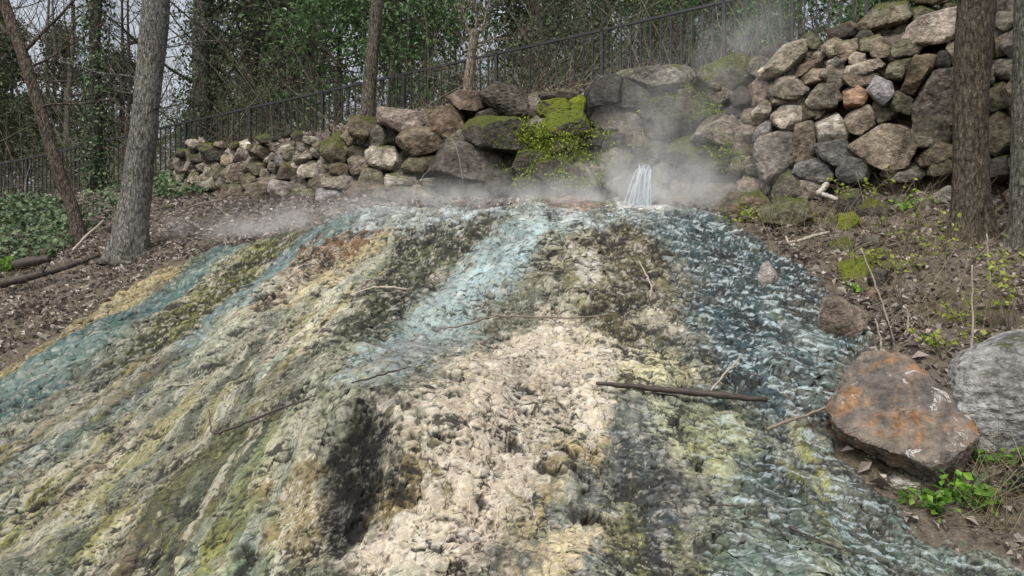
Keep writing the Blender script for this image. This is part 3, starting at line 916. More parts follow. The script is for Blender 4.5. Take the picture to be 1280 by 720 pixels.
def place_rock(name, parent, shape, col, moss=0.0, org=(0, 0, 1.0), Y=None, maxback=0.75, front=0.22, thick=None, sharp=None, sub=None, rough=0.045, mat="rock", strata=0.0, jit=0.12, grow=1.16):
    """shape: (cx,cy,w,h[,rot]) or a list of outline points, in a zoomed frame given by org=(ox,oy,scale)"""
    _seed[0] += 1
    sd = _seed[0]
    rng = np.random.default_rng(sd)
    ox, oy, s = org
    if isinstance(shape, tuple):
        cx, cy, w, h = shape[:4]; rot = math.radians(shape[4]) if len(shape) > 4 else rng.uniform(-.15, .15)
        n = rng.integers(5, 7)
        an = np.arange(n) * 2 * math.pi / n + rng.uniform(0, 1) + rng.uniform(-.32, .32, n)
        k = (np.abs(np.cos(an)) ** 3 + np.abs(np.sin(an)) ** 3) ** (-1 / 3.) * rng.uniform(.95, 1.2, n)
        u = np.cos(an) * k * w / 2; v = np.sin(an) * k * h / 2
        P = np.stack([cx + u * math.cos(rot) + v * math.sin(rot), cy - u * math.sin(rot) + v * math.cos(rot)], 1)
    else:
        P = np.array(shape, float)
    P = P / s + np.array([ox, oy])
    c = (P.min(0) + P.max(0)) / 2
    if Y is None:
        h_ = hit(c[0], c[1], ymax=17.0, y0=4.0)
        # stones of the walls never lie further back than the wall's own thickness
        Xd = (c[0] - 640) / F
        yy = np.linspace(7, 20, 400); yw = yy[np.argmin(np.abs(y_wall(Xd * yy) - yy))]
        Y = min(h_[1] if h_ is not None else 99, yw + maxback) - front
    sc_ = Y / F
    X = (c[0] - 640) * sc_
    Zc = CAM_Z + (360 - c[1]) * sc_
    rayl = math.hypot(X, Y) / Y
    O = np.stack([(P[:, 0] - c[0]) * sc_ / rayl * 1.0, -(P[:, 1] - c[1]) * sc_], 1) * grow
    mn = min(np.ptp(O[:, 0]), np.ptp(O[:, 1])); mx = max(np.ptp(O[:, 0]), np.ptp(O[:, 1]))
    th_ = thick if thick is not None else min(0.5 * mn + 0.12 * mx, 0.42)
    if sub is None: sub = 4 if np.ptp(P[:, 0]) > 52 else 3
    me = rock_mesh(O, th_, sd, sharp or int(rng.integers(45, 90)), rough, sub, mat, strata=strata)
    me.name = name
    base = np.array(PAL[col]) if isinstance(col, str) else np.array(col)
    if parent is not None: base = (base * .62 + np.array([.205, .185, .155]) * (base.mean() / .182) * .38) * .98
    base = base * rng.uniform(1 - jit, 1 + jit) * (1 + rng.uniform(-.04, .04, 3))
    o = obj(name, me, parent, color=(*base, moss))
    o.rotation_euler = (0, 0, -math.atan2(X, Y))
    w_ = Vector((X, Y, Zc))
    o.location = w_ - (parent.location if parent is not None else Vector((0, 0, 0)))
    return o


def wall(name, label, loc, org, items, **kw):
    e = empty(name, loc)
    tag(e, label, "wall", kind="thing")
    for it in items:
        shape, c = it[0], it[1]
        moss = it[2] if len(it) > 2 else 0.12
        k2 = dict(kw)
        if len(it) > 3: k2.update(it[3])
        place_rock("stone", e, shape, c, moss, org if "org" not in k2 else k2.pop("org"), **k2)
    return e


LW = [((245, 170, 95, 55), 'l'), ((300, 148, 50, 35), 'l'), ((340, 200, 120, 60), 'm', .4), ((430, 180, 85, 40), 't'), ((400, 245, 180, 90), 'd', .4),
      ((545, 185, 80, 45), 'm', .5), ((615, 185, 66, 58), 'w', 0), ((525, 235, 85, 60), 'l'),
      ([(575, 210), (640, 215), (680, 290), (640, 305), (535, 305), (550, 270)], 'g'),
      ((490, 310, 85, 90), 'l'), ((410, 325, 65, 60), 'g'), ((740, 235, 130, 90), 'b', .3), ((672, 202, 72, 45), 't', .4), ((850, 190, 95, 75, 20), 't', .1),
      ([(890, 195), (945, 180), (960, 220), (995, 235), (940, 270), (890, 245)], 'w', 0), ((690, 310, 70, 50), 'm', .3), ((790, 290, 60, 40), 'w', 0), ((710, 352, 135, 70), 'm', .2),
      ([(525, 330), (600, 310), (640, 315), (625, 440), (500, 450), (495, 420)], 't', 0), ((545, 472, 100, 40), 'm', .3), ((655, 460, 140, 115, 30), 'b'),
      ((760, 390, 70, 55), 'l'), ((765, 445, 95, 45), 't'), ((890, 305, 110, 90, 30), 'u', 0), ((815, 345, 60, 80), 'g'), ((940, 385, 150, 130), 'b', .2),
      ((1060, 200, 110, 65), 'g'), ((1095, 150, 105, 50, -15), 'l', 0), ([(975, 270), (1130, 215), (1150, 260), (1060, 310), (1000, 320)], 'l'),
      ((1110, 365, 170, 95, 8), 'l', .1), ((1000, 130, 75, 75), 'm', .4), ((320, 350, 95, 55), 'l'), ((355, 392, 75, 80), 'l', .2), ((230, 360, 110, 55), 'l', .3),
      ((250, 430, 100, 70), 'l', .4), ((440, 400, 105, 115), 'm', .3), ((520, 538, 160, 90), 'b'), ((722, 518, 185, 115), 't', .05),
      ([(830, 445), (870, 470), (1010, 470), (1035, 495), (950, 550), (890, 582), (830, 568), (805, 520)], 'l', 0), ((1015, 548, 125, 75), 'm', .5),
      ((180, 250, 120, 60), 'd', .5), ((280, 285, 110, 60), 'd', .4), ((620, 560, 60, 40), 'b'), ((1120, 470, 120, 70), 'm', .4), ((1100, 545, 110, 60), 'm', .4),
      ((850, 120, 100, 50), 'd', .5), ((930, 105, 90, 45), 'd', .4), ((760, 140, 120, 50), 'm', .5), ((960, 330, 60, 60), 'g'), ((590, 400, 50, 50), 'g'), ((1200, 200, 80, 90), 'd', .3)]
wall("dry_stone_wall", "low dry stone wall of small pale stones below the left fence", Vector((-4.2, 13.2, 2.9)), (200, 150, 5.818), LW, maxback=0.9)

MW = [([(205, 140), (290, 128), (375, 165), (340, 200), (330, 240), (215, 245)], 'b', .35), ([(330, 215), (380, 190), (440, 230), (470, 290), (400, 320), (300, 320)], 'g', .05),
      ([(410, 115), (520, 95), (640, 110), (710, 185), (690, 210), (540, 245), (500, 205), (410, 175)], 'p', .1),
      ([(510, 280), (560, 225), (720, 220), (830, 245), (820, 310), (700, 350), (580, 380), (525, 345)], 'b', .1),
      ([(720, 130), (830, 68), (912, 85), (915, 270), (880, 290), (740, 200)], (.25, .18, .12), .05),
      ((110, 360, 180, 170), 'm', .5), ((245, 365, 130, 90), 'm', .35), ((270, 285, 70, 55), 'l', .1),
      ([(190, 420), (220, 390), (290, 400), (345, 465), (300, 490), (210, 500)], 'p', .1),
      ([(305, 390), (370, 335), (470, 330), (500, 400), (470, 470), (400, 470), (310, 420)], 'l', .2),
      ([(520, 460), (590, 390), (735, 375), (735, 420), (650, 500), (550, 490)], 'm', .25), ((335, 530, 140, 115), 'm', .25),
      ([(25, 540), (160, 515), (260, 535), (270, 580), (180, 600), (40, 580)], 'g', .05), ((80, 640, 170, 100), 'u', .05), ((300, 635, 240, 130), 'b', .1),
      ([(430, 520), (600, 510), (640, 560), (600, 585), (440, 600)], 'l', .25), ([(640, 540), (760, 525), (840, 540), (830, 570), (680, 590)], 'g', .2),
      ((560, 640, 360, 105, -5), 'g', .3), ((880, 600, 190, 120), 'd', .1),
      ([(715, 490), (830, 310), (930, 290), (1100, 350), (1180, 430), (1080, 520), (860, 520)], (.11, .108, .10), .1, {}),
      ((130, 475, 115, 85), 'b', .2), ((15, 480, 60, 120), 'g', .2), ((200, 270, 130, 75), 't', .2), ((470, 260, 70, 140), 'k', .1), ((640, 610, 120, 60), 'g', .1),
      ((470, 640, 100, 80), 'd', .1), ((1000, 620, 200, 130), 'd', .15)]
Z7 = (560, 80, 4.236)
MW2 = [([(10, 180), (60, 145), (170, 150), (195, 220), (130, 240), (40, 225)], 'b', .15), ([(190, 160), (260, 110), (320, 120), (470, 215), (475, 290), (330, 285), (200, 200)], (.10, .098, .088), .1, {"strata": .12}),
       ((260, 275, 180, 75), 'd', .1), ([(110, 330), (180, 290), (400, 300), (480, 400), (440, 470), (220, 460), (130, 400)], 'd', .55, {}),
       ([(490, 160), (620, 140), (690, 150), (700, 185), (500, 195)], 'd', .3), ([(475, 260), (490, 205), (590, 185), (660, 200), (640, 260), (490, 290)], 'd', .88),
       ([(505, 310), (560, 265), (700, 255), (735, 330), (690, 375), (540, 390)], (.12, .12, .1), .85), ((690, 215, 85, 105), 'd', 1.0, {"front": .2}),
       ([(735, 160), (800, 75), (880, 68), (940, 100), (900, 190), (760, 215)], (.06, .062, .06), .15, {}), ((850, 290, 180, 120), 'g', .3), ((900, 430, 150, 120), 'g', .45),
       ((60, 640, 200, 130), 'd', .1), ((280, 620, 170, 110), 'd', .15), ((760, 400, 130, 90), 'd', .4), ((560, 560, 200, 130), 'd', .5), ((440, 640, 180, 100), 'd', .4), ((720, 560, 180, 120), 'g', .4),
       ((440, 520, 160, 120), 'd', .6), ((600, 450, 160, 110), 'd', .6)]
Z8 = (760, 80, 3.6)
MW3 = [([(60, 60), (130, 20), (300, 15), (380, 65), (300, 110), (180, 120), (100, 90)], 'g', .25, {}), ([(0, 60), (80, 70), (180, 130), (150, 200), (0, 200)], 'd', .1),
       ([(400, 70), (440, 10), (560, -30), (650, -10), (640, 90), (560, 120), (440, 100)], 'm', .72, {}), ((500, 130, 130, 90), 'g', .2), ((600, 150, 100, 80), 'd', .2),
       ((590, 210, 90, 60), 'd', .2), ([(385, 330), (420, 280), (530, 210), (600, 280), (560, 340), (450, 350)], 'g', .2),
       ([(275, 380), (330, 355), (500, 350), (570, 380), (560, 480), (400, 500), (280, 440)], 'd', .6, {}), ((430, 490, 140, 70), 'm', .3), ((250, 575, 150, 100), 'l', 0), ((345, 585, 190, 110), 'l', 0),
       ((430, 530, 120, 75), 'g', .1), ((300, 640, 210, 60), 't', 0), ((480, 610, 200, 95), 'g', .1), ([(585, 530), (660, 520), (690, 600), (590, 610)], 'p', 0, {"front": .25}),
       ((590, 645, 190, 110), 'b', .4, {"front": .3}), ((110, 330, 170, 110), 'g', .35), ((90, 255, 130, 90), 'g', .4), ((260, 300, 220, 130), 'd', .3), ((200, 400, 170, 90), 'd', .1),
       ((40, 450, 170, 120), 'g', .1), ((60, 550, 150, 90), 'g', .1), ((260, 480, 90, 100), 'd', .1), ([(100, 455), (115, 415), (175, 405), (215, 420), (222, 450), (165, 462)], 'd', .25, {"front": .62}), ([(205, 470), (235, 450), (270, 470), (275, 600), (215, 640)], 'g', .1, {"front": .5}), ((240, 210, 200, 120), 'd', .5), ((380, 200, 160, 120), 'd', .5)]
bw_ = wall("boulder_wall", "tumbled wall of large dark mossy boulders behind the steaming spring", Vector((0.3, 10.7, 2.7)), (400, 120, 5.141), MW, maxback=0.85)
for it in MW2:
    place_rock("stone", bw_, it[0], it[1], it[2], Z7, maxback=0.9, **(it[3] if len(it) > 3 else {}))
for it in MW3:
    place_rock("stone", bw_, it[0], it[1], it[2], Z8, maxback=1.0, **(it[3] if len(it) > 3 else {}))

RW = [([(195, 80), (250, 35), (300, 70), (310, 140), (250, 170), (195, 180)], 'p', 0), ([(205, 210), (270, 140), (310, 170), (310, 240), (230, 260)], 'l', .1),
      ([(135, 250), (160, 200), (205, 200), (210, 280), (140, 285)], 't', 0), ([(205, 360), (240, 290), (310, 250), (310, 330), (260, 370)], 'u', 0),
      ([(110, 310), (180, 285), (230, 300), (215, 430), (130, 440), (110, 400)], 'p', 0), ((150, 480, 105, 70, 20), 'l', 0),
      ([(230, 440), (270, 350), (380, 325), (435, 345), (425, 470), (330, 570), (250, 520)], 'g', .02, {}), ([(315, 230), (380, 180), (470, 190), (450, 290), (390, 310), (330, 270)], 'l', .05),
      ((430, 165, 165, 60), 't', .3), ((410, 90, 195, 110), 'g', .1), ((330, 115, 65, 115), 'g', .1),
      ([(525, 120), (570, 70), (640, 60), (680, 130), (640, 190), (560, 200), (500, 190)], 'g', .1, {"rough": .09}), ((500, 222, 105, 80), 'm', .45),
      ([(700, 80), (790, 80), (830, 120), (800, 190), (710, 180)], (.36, .21, .13), 0), ([(440, 280), (520, 260), (550, 320), (545, 450), (480, 500), (430, 490)], 't', 0, {"strata": .06}),
      ([(550, 270), (660, 230), (715, 300), (700, 360), (570, 370)], 'w', .05), ([(555, 380), (700, 360), (760, 440), (720, 480), (630, 485), (580, 450)], (.13, .145, .165), 0, {"strata": .06}),
      ([(725, 220), (830, 180), (850, 290), (790, 330), (740, 310)], 't', .05), ((545, 525, 165, 115), 'u', .05, {"strata": .08}), ((750, 515, 165, 115), (.12, .135, .16), 0),
      ([(340, 560), (420, 510), (470, 570), (430, 680), (330, 680)], 'm', .35), ((510, 625, 145, 85), 'l', 0), ((195, 610, 110, 100), 't', 0), ((280, 605, 55, 75), 'g', .1),
      ((640, 25, 80, 110), 'b', .1), ((770, 35, 130, 80), 'd', .1), ((520, 30, 65, 55), 'b'), ((300, 10, 110, 60), 'w', 0), ((400, 10, 90, 45), 'g'), ((230, 520, 90, 60), 'g', .1), ((560, 210, 80, 70), 'g'), ((380, 260, 60, 60), 'g')]
ZF = (1040, 0, 4.8)
RW2 = [([(140, 150), (270, 40), (430, 45), (460, 110), (390, 170), (200, 200)], (.20, .18, .13), .35, {}), ([(0, 200), (100, 140), (160, 190), (100, 230), (0, 240)], 'b', .2),
       ([(470, 60), (540, 30), (640, 80), (560, 120), (470, 125)], 'm', .5), ([(445, 210), (500, 120), (755, 75), (775, 210), (680, 245), (500, 255)], (.43, .40, .36), .02, {}),
       ((190, 225, 110, 60), 'g', .1), ((300, 205, 100, 60), 'm', .4), ((250, 265, 165, 80), 'm', .25), ((300, 302, 145, 80), 't', .25), ((450, 290, 175, 105), 'm', .3), ((410, 190, 125, 70, 30), 'm', .3),
       ((85, 310, 120, 100), 't', .2), ((15, 290, 95, 105), 't', .2), ((150, 355, 92, 72), 'l', 0), ((20, 400, 85, 90), 'l', 0),
       ([(70, 440), (100, 390), (270, 360), (310, 410), (220, 440), (100, 460)], 'l', .05), ((160, 470, 185, 105), 'b', .1), ([(325, 480), (360, 370), (475, 360), (470, 410), (420, 490)], 'm', .1),
       ([(420, 530), (490, 350), (620, 360), (600, 430), (500, 560)], (.25, .19, .12), .1), ([(200, 540), (260, 460), (350, 510), (355, 600), (310, 635), (240, 580)], (.29, .31, .35), 0),
       ([(330, 560), (400, 550), (490, 610), (450, 680), (360, 650)], 'm', .1), ([(500, 620), (600, 450), (760, 440), (800, 560), (770, 730), (560, 720), (500, 690)], (.20, .19, .165), .2, {}),
       ((20, 475, 105, 115), 'g', .1), ((670, 355, 85, 95), 'd', .1), ((735, 325, 90, 175), 't', .15), ([(985, 210), (1040, 190), (1085, 230), (1090, 320), (990, 330)], 'b', .1),
       ((1050, 420, 190, 115), 'g', .1), ((1040, 130, 150, 120), 'g', .3), ((1050, 50, 180, 80), 'd', .2), ((1030, 590, 170, 160), 'm', .3), ((580, -5, 170, 75), 'm', .55), ((700, 55, 110, 55), 'm', .4), ((670, 0, 110, 50), 'm', .4),
       ((860, 120, 150, 130), 'g', .1), ((860, 300, 150, 150), 'g', .1), ((860, 480, 160, 160), 'm', .1), ((870, 20, 150, 80), 'm', .3), ((1190, 250, 140, 150), 'g', .1), ((1190, 480, 150, 170), 'g', .1), ((1180, 80, 160, 130), 'm', .2), ((1200, 680, 160, 190), 'm', .2)]
ZG = (1040, 120, 4.0)
RW3 = [([(100, 240), (250, 155), (330, 165), (410, 240), (360, 330), (270, 350), (130, 290)], (.28, .235, .19), .05, {}), ([(420, 310), (510, 230), (600, 260), (590, 340), (460, 350)], 'b', .35),
       ((560, 350, 145, 90), 'm', .4), ((840, 200, 140, 200), 'm', .3), ((840, 370, 130, 120), 'd', .35), ((360, 400, 130, 55), 'g', .2), ((500, 180, 170, 130), 'm', .15), ((290, 385, 90, 50), 'g', .2), ((700, 300, 140, 170), 'm', .2), ((980, 330, 160, 160), 'm', .2)]
rw_ = wall("rubble_wall", "high rubble wall of jumbled pale and brown stones behind the right trees", Vector((4.0, 9.5, 2.6)), (890, 90, 4.235), RW, maxback=0.9)
for it in RW2:
    place_rock("stone", rw_, it[0], it[1], it[2], ZF, maxback=1.1, **(it[3] if len(it) > 3 else {}))
for it in RW3:
    place_rock("stone", rw_, it[0], it[1], it[2], ZG, maxback=0.9, **(it[3] if len(it) > 3 else {}))


ZH = (880, 0, 5.54)
for it in [([(395, 540), (430, 450), (560, 330), (680, 300), (690, 380), (600, 480), (530, 530), (430, 550)], (.40, .365, .33), .03), ((360, 470, 120, 120), 'g', .2),
           ([(620, 520), (680, 450), (800, 415), (820, 460), (740, 500), (640, 550)], 'b', .05), ([(665, 540), (740, 480), (830, 490), (810, 570), (700, 590)], 't', .05), ((600, 600, 200, 95), 'd', .05),
           ((905, 440, 105, 95), 'g', .05), ((1060, 400, 100, 70), 'l', 0), ((740, 290, 95, 120), 'm', .4), ((990, 340, 140, 115), 't', .2), ((900, 330, 110, 115), 't', .35), ((960, 225, 200, 100), 'd', .3),
           ((430, 370, 105, 85), 'd', .2), ((560, 315, 100, 50), 'd', .3), ((800, 390, 85, 55), 'p', 0), ((850, 530, 120, 90), 'g', .05)]:
    place_rock("stone", rw_, it[0], it[1], it[2], ZH, maxback=1.1)
rf = random.Random(9)
for k in range(42):                          # the wall goes on past the edge of the picture
    w = rf.uniform(45, 85)
    place_rock("stone", rw_, (1300 + (k % 6) * 42 + rf.uniform(-12, 12), 10 + (k // 6) * 38 + rf.uniform(-8, 8), w, w * rf.uniform(.6, .9)), rf.choice(['g', 'b', 't', 'm', 'l']), .15, (0, 0, 1.0), maxback=1.0, sub=3)
for (wall_, x0, x1, top, bot, n, sz) in [(bw_, 420, 900, [(420, 165), (560, 140), (600, 125), (760, 110), (900, 110)], 245, 46, (24, 46)), (rw_, 925, 1290, [(925, 95), (1050, 45), (1130, 20), (1290, 10)], 225, 60, (22, 44)),
                                        (bpy.data.objects["dry_stone_wall"], 215, 430, [(215, 185), (320, 180), (430, 170)], 246, 85, (13, 25))]:
    for k in range(n):                       # smaller stones wedged deeper in the wall
        px = rf.uniform(x0, x1); t_ = np.interp(px, [q[0] for q in top], [q[1] for q in top])
        py = rf.uniform(t_ + 12, bot)
        w = rf.uniform(*sz)
        place_rock("stone", wall_, (px, py, w, w * rf.uniform(.55, .9)), rf.choice(['d', 'd', 'g', 'b', 'm']) if sz[0] > 14 else rf.choice(['g', 'l', 't', 'g', 'm']), .15, (0, 0, 1.0), maxback=1.0, front=.04 if sz[0] > 14 else .13, sub=3)


# loose rocks, each a thing of its own
def loose(name, label, shape, col, moss, org, sink=0.12, **kw):
    P = np.array(shape, float) if not isinstance(shape, tuple) else np.array([(shape[0], shape[1] + shape[3] / 2)])
    P = P / org[2] + np.array(org[:2])
    foot = (P[:, 0].mean(), P[:, 1].max())
    h = hit(*foot)
    o = place_rock(name, None, shape, col, moss, org, Y=h[1] + sink, grow=1.03, **kw)
    tag(o, label, "rock")
    return o


ZB = (900, 220, 3.0); ZR = (980, 420, 2.4)
loose("rock", "pinkish grey rock sitting in the dark rippled runoff", [(375, 500), (390, 465), (440, 458), (520, 500), (555, 540), (500, 590), (430, 610), (380, 560)], (.27, .215, .195), .05, ZB, sub=5, thick=.2)
loose("rock", "small pale upright stone standing alone in the blue runoff", [(145, 370), (160, 325), (190, 330), (215, 380), (215, 415), (175, 420)], (.36, .34, .31), 0, ZB, sink=.05)
loose("rock", "mossy grey rock below the tan block at the wall foot", [(155, 160), (240, 90), (330, 100), (345, 150), (260, 190), (190, 180)], 'm', .3, ZB, sub=5)
loose("rock", "brown rock with dry growth beside the spring pool", (100, 110, 190, 90), 'b', .45, ZB)
loose("rock", "dark squarish rock leaning above the green moss cushion", [(435, 140), (450, 75), (530, 55), (545, 110), (500, 150)], 'd', .3, ZB)
loose("rock", "low dark rock behind the green moss cushion", (570, 130, 130, 60), 'd', .45, ZB)
loose("rock", "rock capped with a bright green moss cushion on the right bank", (480, 178, 100, 62), 'd', .95, ZB)
loose("rock", "grey rock half buried under bramble stems on the bank", (565, 255, 85, 55), 'g', .2, ZB)
loose("rock", "small mossy rock at the edge of the runoff", (460, 265, 95, 52), 'm', .6, ZB)
loose("rock", "yellow moss covered rock at the runoff edge", (505, 350, 145, 66), 'm', .9, ZB)
loose("rock", "dark rock under the yellow moss covered rock", (590, 385, 75, 85), 'd', .2, ZB)
loose("rock", "little brown rock above the pinkish grey rock", (568, 447, 62, 52), 'b', .1, ZB)
loose("rock", "pale grey rock leaning on the foot of the right tree", [(485, 500), (590, 450), (615, 530), (530, 545)], 'l', 0, ZG)
loose("rock", "pale tan rock at the foot of the right tree", (650, 615, 110, 100), 't', .1, ZG)
loose("rock", "small flat white rock under the rust stained boulder", [(295, 420), (330, 410), (420, 420), (480, 435), (400, 475), (340, 470)], 'w', .1, ZR, thick=.12)
loose("rock", "brown flat rock lying in leaves left of the stone wall", (60, 645, 90, 40), 'd', .4, (200, 150, 5.818))


def boulder_main():
    """big rust-stained boulder: broad sloping top face, undercut dark front"""
    h = hit(1150, 592)
    Y = h[1] + 0.15
    s = Y / F
    c = (1124, 512)
    e = [(1037, 520), (1060, 488), (1092, 445), (1118, 437), (1142, 443), (1184, 482), (1208, 500), (1210, 545), (1207, 572), (1163, 590), (1138, 586), (1055, 553), (1040, 530)]
    O = [((x - c[0]) * s, -(y - c[1]) * s) for x, y in e]
    H = hull2(O)
    planes = []
    for i in range(len(H)):
        a, b = H[i], H[(i + 1) % len(H)]
        ed = b - a; L = np.hypot(*ed); nn = np.array([ed[1], -ed[0]]) / L
        t = 0.0
        if nn[1] < -0.3: t = -0.15
        N3 = np.array([nn[0], -t, nn[1]]); N3 /= np.linalg.norm(N3)
        planes.append((N3, (a @ nn) / math.sqrt(1 + t * t)))
    def pl(n, p):
        n = np.array(n, float); n /= np.linalg.norm(n); planes.append((n, float(n @ np.array(p))))
    pt = lambda x, y, d: np.array([(x - c[0]) * s, d, -(y - c[1]) * s])
    A, B, C_, D = pt(1037, 522, -.20), pt(1092, 540, -.40), pt(1160, 576, -.42), pt(1208, 526, -.2)
    T1 = pt(1118, 438, .32)
    n = np.cross(C_ - A, T1 - A); n = n if n[1] < 0 else -n
    n2 = np.cross(C_ - T1, D - T1); n2 = n2 if n2[1] < 0 else -n2
    pl(n, A); pl(n2, C_)
    U = pt(1085, 574, -.02)
    n3 = np.cross(C_ - A, U - A); n3 = n3 if n3[1] < 0 else -n3
    pl(n3, A)
    pl((.75, -.8, -.35), D)
    pl((0, 1, 0.3), (0, .42, 0)); pl((.4, 1, -.2), (0.1, .42, 0)); pl((-.5, 1, 0), (-.1, .40, 0))
    V, T = ICO[5]
    acc = np.zeros(len(V)); p = 70
    for N3, hh in planes:
        acc += np.maximum(V @ N3 / max(hh, 0.03), 0) ** p
    r = acc ** (-1 / p)
    P = V * r[:, None]
    rg = np.random.default_rng(5)
    for k in range(5):
        N3 = rg.normal(size=3); N3[1] -= .5; N3 /= np.linalg.norm(N3)
        hh = float((P @ N3).max()) * rg.uniform(.92, .985)
        acc += np.maximum(V @ N3 / hh, 0) ** p
    P = V * (acc ** (-1 / p))[:, None] * .97
    P += V * (0.012 * fbm3(P * 40, 2, 31) + 0.020 * fbm3(P * 5, 4, 3) + 0.016 * fbm3(P * 14, 3, 8) - .05 * np.abs(fbm3(P * 3.2 + 4, 3, 14)) + .01)[:, None]
    me = mesh_np("boulder", P, T, False, [M["rust"]])
    o = obj("boulder", me, None)
    o.location = ((c[0] - 640) * s, Y, CAM_Z + (360 - c[1]) * s)
    o.rotation_euler = (0, 0, -math.atan2(c[0] - 640, F) * 0.4)
    tag(o, "large angular rust stained boulder with an undercut front edge", "boulder")


boulder_main()
loose("boulder", "large light blue grey boulder at the right edge of the picture", [(490, 150), (530, 75), (640, 25), (740, 55), (800, 150), (790, 320), (610, 330), (545, 290), (505, 200)], (.33, .34, .36), .05, ZR, sub=5, thick=.38, sharp=18, strata=.04, jit=0)

# ------------------------------------------------------------------ iron fence
FZ0 = -6; FZ1 = 9


def build_fence():
    e = empty("iron_fence", (FA[0], FA[1], fence_zrail(0) - 1.1))
    tag(e, "black iron picket fence climbing along the top of the stone walls", "fence")
    inv = -Vector(e.location)
    def P(t, dz=0.0):
        q = FA + FD * t
        return Vector((q[0], q[1], float(fence_zrail(t)) + dz))
    def bar(w, d, h):
        V = np.array([(x * w / 2, y * d / 2, z) for z in (0, h) for x, y in ((-1, -1), (1, -1), (1, 1), (-1, 1))])
        return V, np.array([[0, 3, 2, 1], [4, 5, 6, 7], [0, 1, 5, 4], [1, 2, 6, 5], [2, 3, 7, 6], [3, 0, 4, 7]])
    ang = math.atan2(FD[1], FD[0])
    Vp, Fp = bar(.019, .019, 1.02); pm = mesh_np("picket", Vp, Fp, False, [M["iron"]])
    Vq, Fq = bar(.045, .045, 1.10); qm = mesh_np("post", Vq, Fq, False, [M["iron"]])
    nb = 12
    for k in range(FZ0, FZ1):
        t0 = k * FLEN
        o = obj("post", qm, e, P(t0, -1.07) + inv); o.rotation_euler = (0, 0, ang)
        for j in range(1, nb):
            t = t0 + FLEN * j / nb
            o = obj("picket", pm, e, P(t, -1.035) + inv); o.rotation_euler = (0, 0, ang)
        for dz, w, hh, nm in ((0, .045, .035, "top_rail"), (-.93, .035, .03, "bottom_rail")):
            a = P(t0, dz); b = P(t0 + FLEN, dz)
            u = (b - a).normalized(); n = Vector((-FD[1], FD[0], 0)); v = u.cross(n)
            if v.z < 0: v = -v
            R = []
            for c in (a + inv, b + inv):
                for sx, sy in ((-1, -1), (1, -1), (1, 1), (-1, 1)):
                    R.append(c + n * (w / 2 * sx) + v * (hh / 2 * sy))
            obj(nm, mesh_np(nm, [r[:] for r in R], np.array([[0, 3, 2, 1], [4, 5, 6, 7], [0, 1, 5, 4], [1, 2, 6, 5], [2, 3, 7, 6], [3, 0, 4, 7]]), False, [M["iron"]]), e)


build_fence()

# ------------------------------------------------------------------ trees
def trunk_mesh(pts, rad, ns=22, seg=70, ridge=0.06, flare=0.0, seed=0, mat="bark", arc=None):
    pts = np.array(pts, float); t = np.linspace(0, 1, len(pts)); tt = np.linspace(0, 1, seg)
    C = np.stack([np.interp(tt, t, pts[:, i]) for i in range(3)], 1)
    for _ in range(4):
        C[1:-1] = (C[:-2] + 2 * C[1:-1] + C[2:]) / 4
    r = np.interp(tt, t, rad)
    V, Fc = tubes([(C, r, ns)])
    idx = np.repeat(np.arange(seg), ns); a = np.tile(np.arange(ns), seg) * 2 * math.pi / ns
    ctr = C[idx]; d = V - ctr
    k = 1 + ridge * fbm3(np.c_[np.cos(a) * 2.6, np.sin(a) * 2.6, ctr[:, 2] * 1.6] + seed, 3, seed % 40)
    if flare:
        hgt = ctr[:, 2] - C[0, 2]
        k += flare * 1.5 * np.exp(-hgt / 0.26) * (1 + 0.6 * np.cos(a * 5 + seed) + .3 * np.cos(a * 3 + 2 * seed))
    return mesh_np("trunk", ctr + d * k[:, None], Fc, True, [M[mat]])


def grow(rng, p, d, L, r, lev, out, maxlev, up=0.25, wob=0.25, sides=(6, 4, 3, 3), nsub=(5, 4, 3)):
    n = 7 if lev < 2 else 5
    pts = [p]; dd = d / np.linalg.norm(d)
    for i in range(n - 1):
        dd = dd + rng.normal(size=3) * wob * 0.5 + np.array([0, 0, up * 0.25])
        dd /= np.linalg.norm(dd)
        pts.append(pts[-1] + dd * L / (n - 1))
    pts = np.array(pts)
    out.append((pts, np.linspace(r, r * 0.35, n), sides[min(lev, 3)]))
    if lev >= maxlev: return
    for _ in range(nsub[min(lev, 2)]):
        f = rng.uniform(0.25, 0.98)
        i = min(int(f * (n - 1)), n - 2)
        q = pts[i] + (pts[i + 1] - pts[i]) * (f * (n - 1) - i)
        side = rng.normal(size=3); side -= side @ dd * dd; side /= np.linalg.norm(side)
        nd = dd * 0.75 + side * rng.uniform(0.6, 1.1)
        grow(rng, q, nd, L * rng.uniform(0.4, 0.65), r * (1 - 0.6 * f) * 0.5, lev + 1, out, maxlev, up, wob, sides, nsub)


def bare_tree(seed, H=12.0, r=0.14, nb=13, first=0.2, spread=0.35):
    rng = np.random.default_rng(seed)
    n = 14
    z = np.linspace(0, H, n)
    tr = np.stack([np.cumsum(rng.normal(size=n) * 0.07), np.cumsum(rng.normal(size=n) * 0.07), z], 1); tr -= tr[0]
    rad = r * (1 - 0.8 * z / H)
    out = []
    for k in range(nb):
        f = rng.uniform(first, 0.97); i = int(f * (n - 1))
        a = rng.uniform(0, 6.28)
        grow(rng, tr[i], np.array([math.cos(a), math.sin(a), rng.uniform(.2, 1.0)]), H * spread * (1.15 - f) * rng.uniform(.7, 1.2) + .6, rad[i] * 0.45, 0, out, 2, sides=(4, 3, 3, 3), nsub=(6, 4, 2))
    tv, tf = tubes([(tr, rad, 9)])
    bv, bf = tubes(out)
    return mesh_np("trunk", tv, tf, True, [M["bark"]]), mesh_np("crown", bv, bf, True, [M["bark"]])


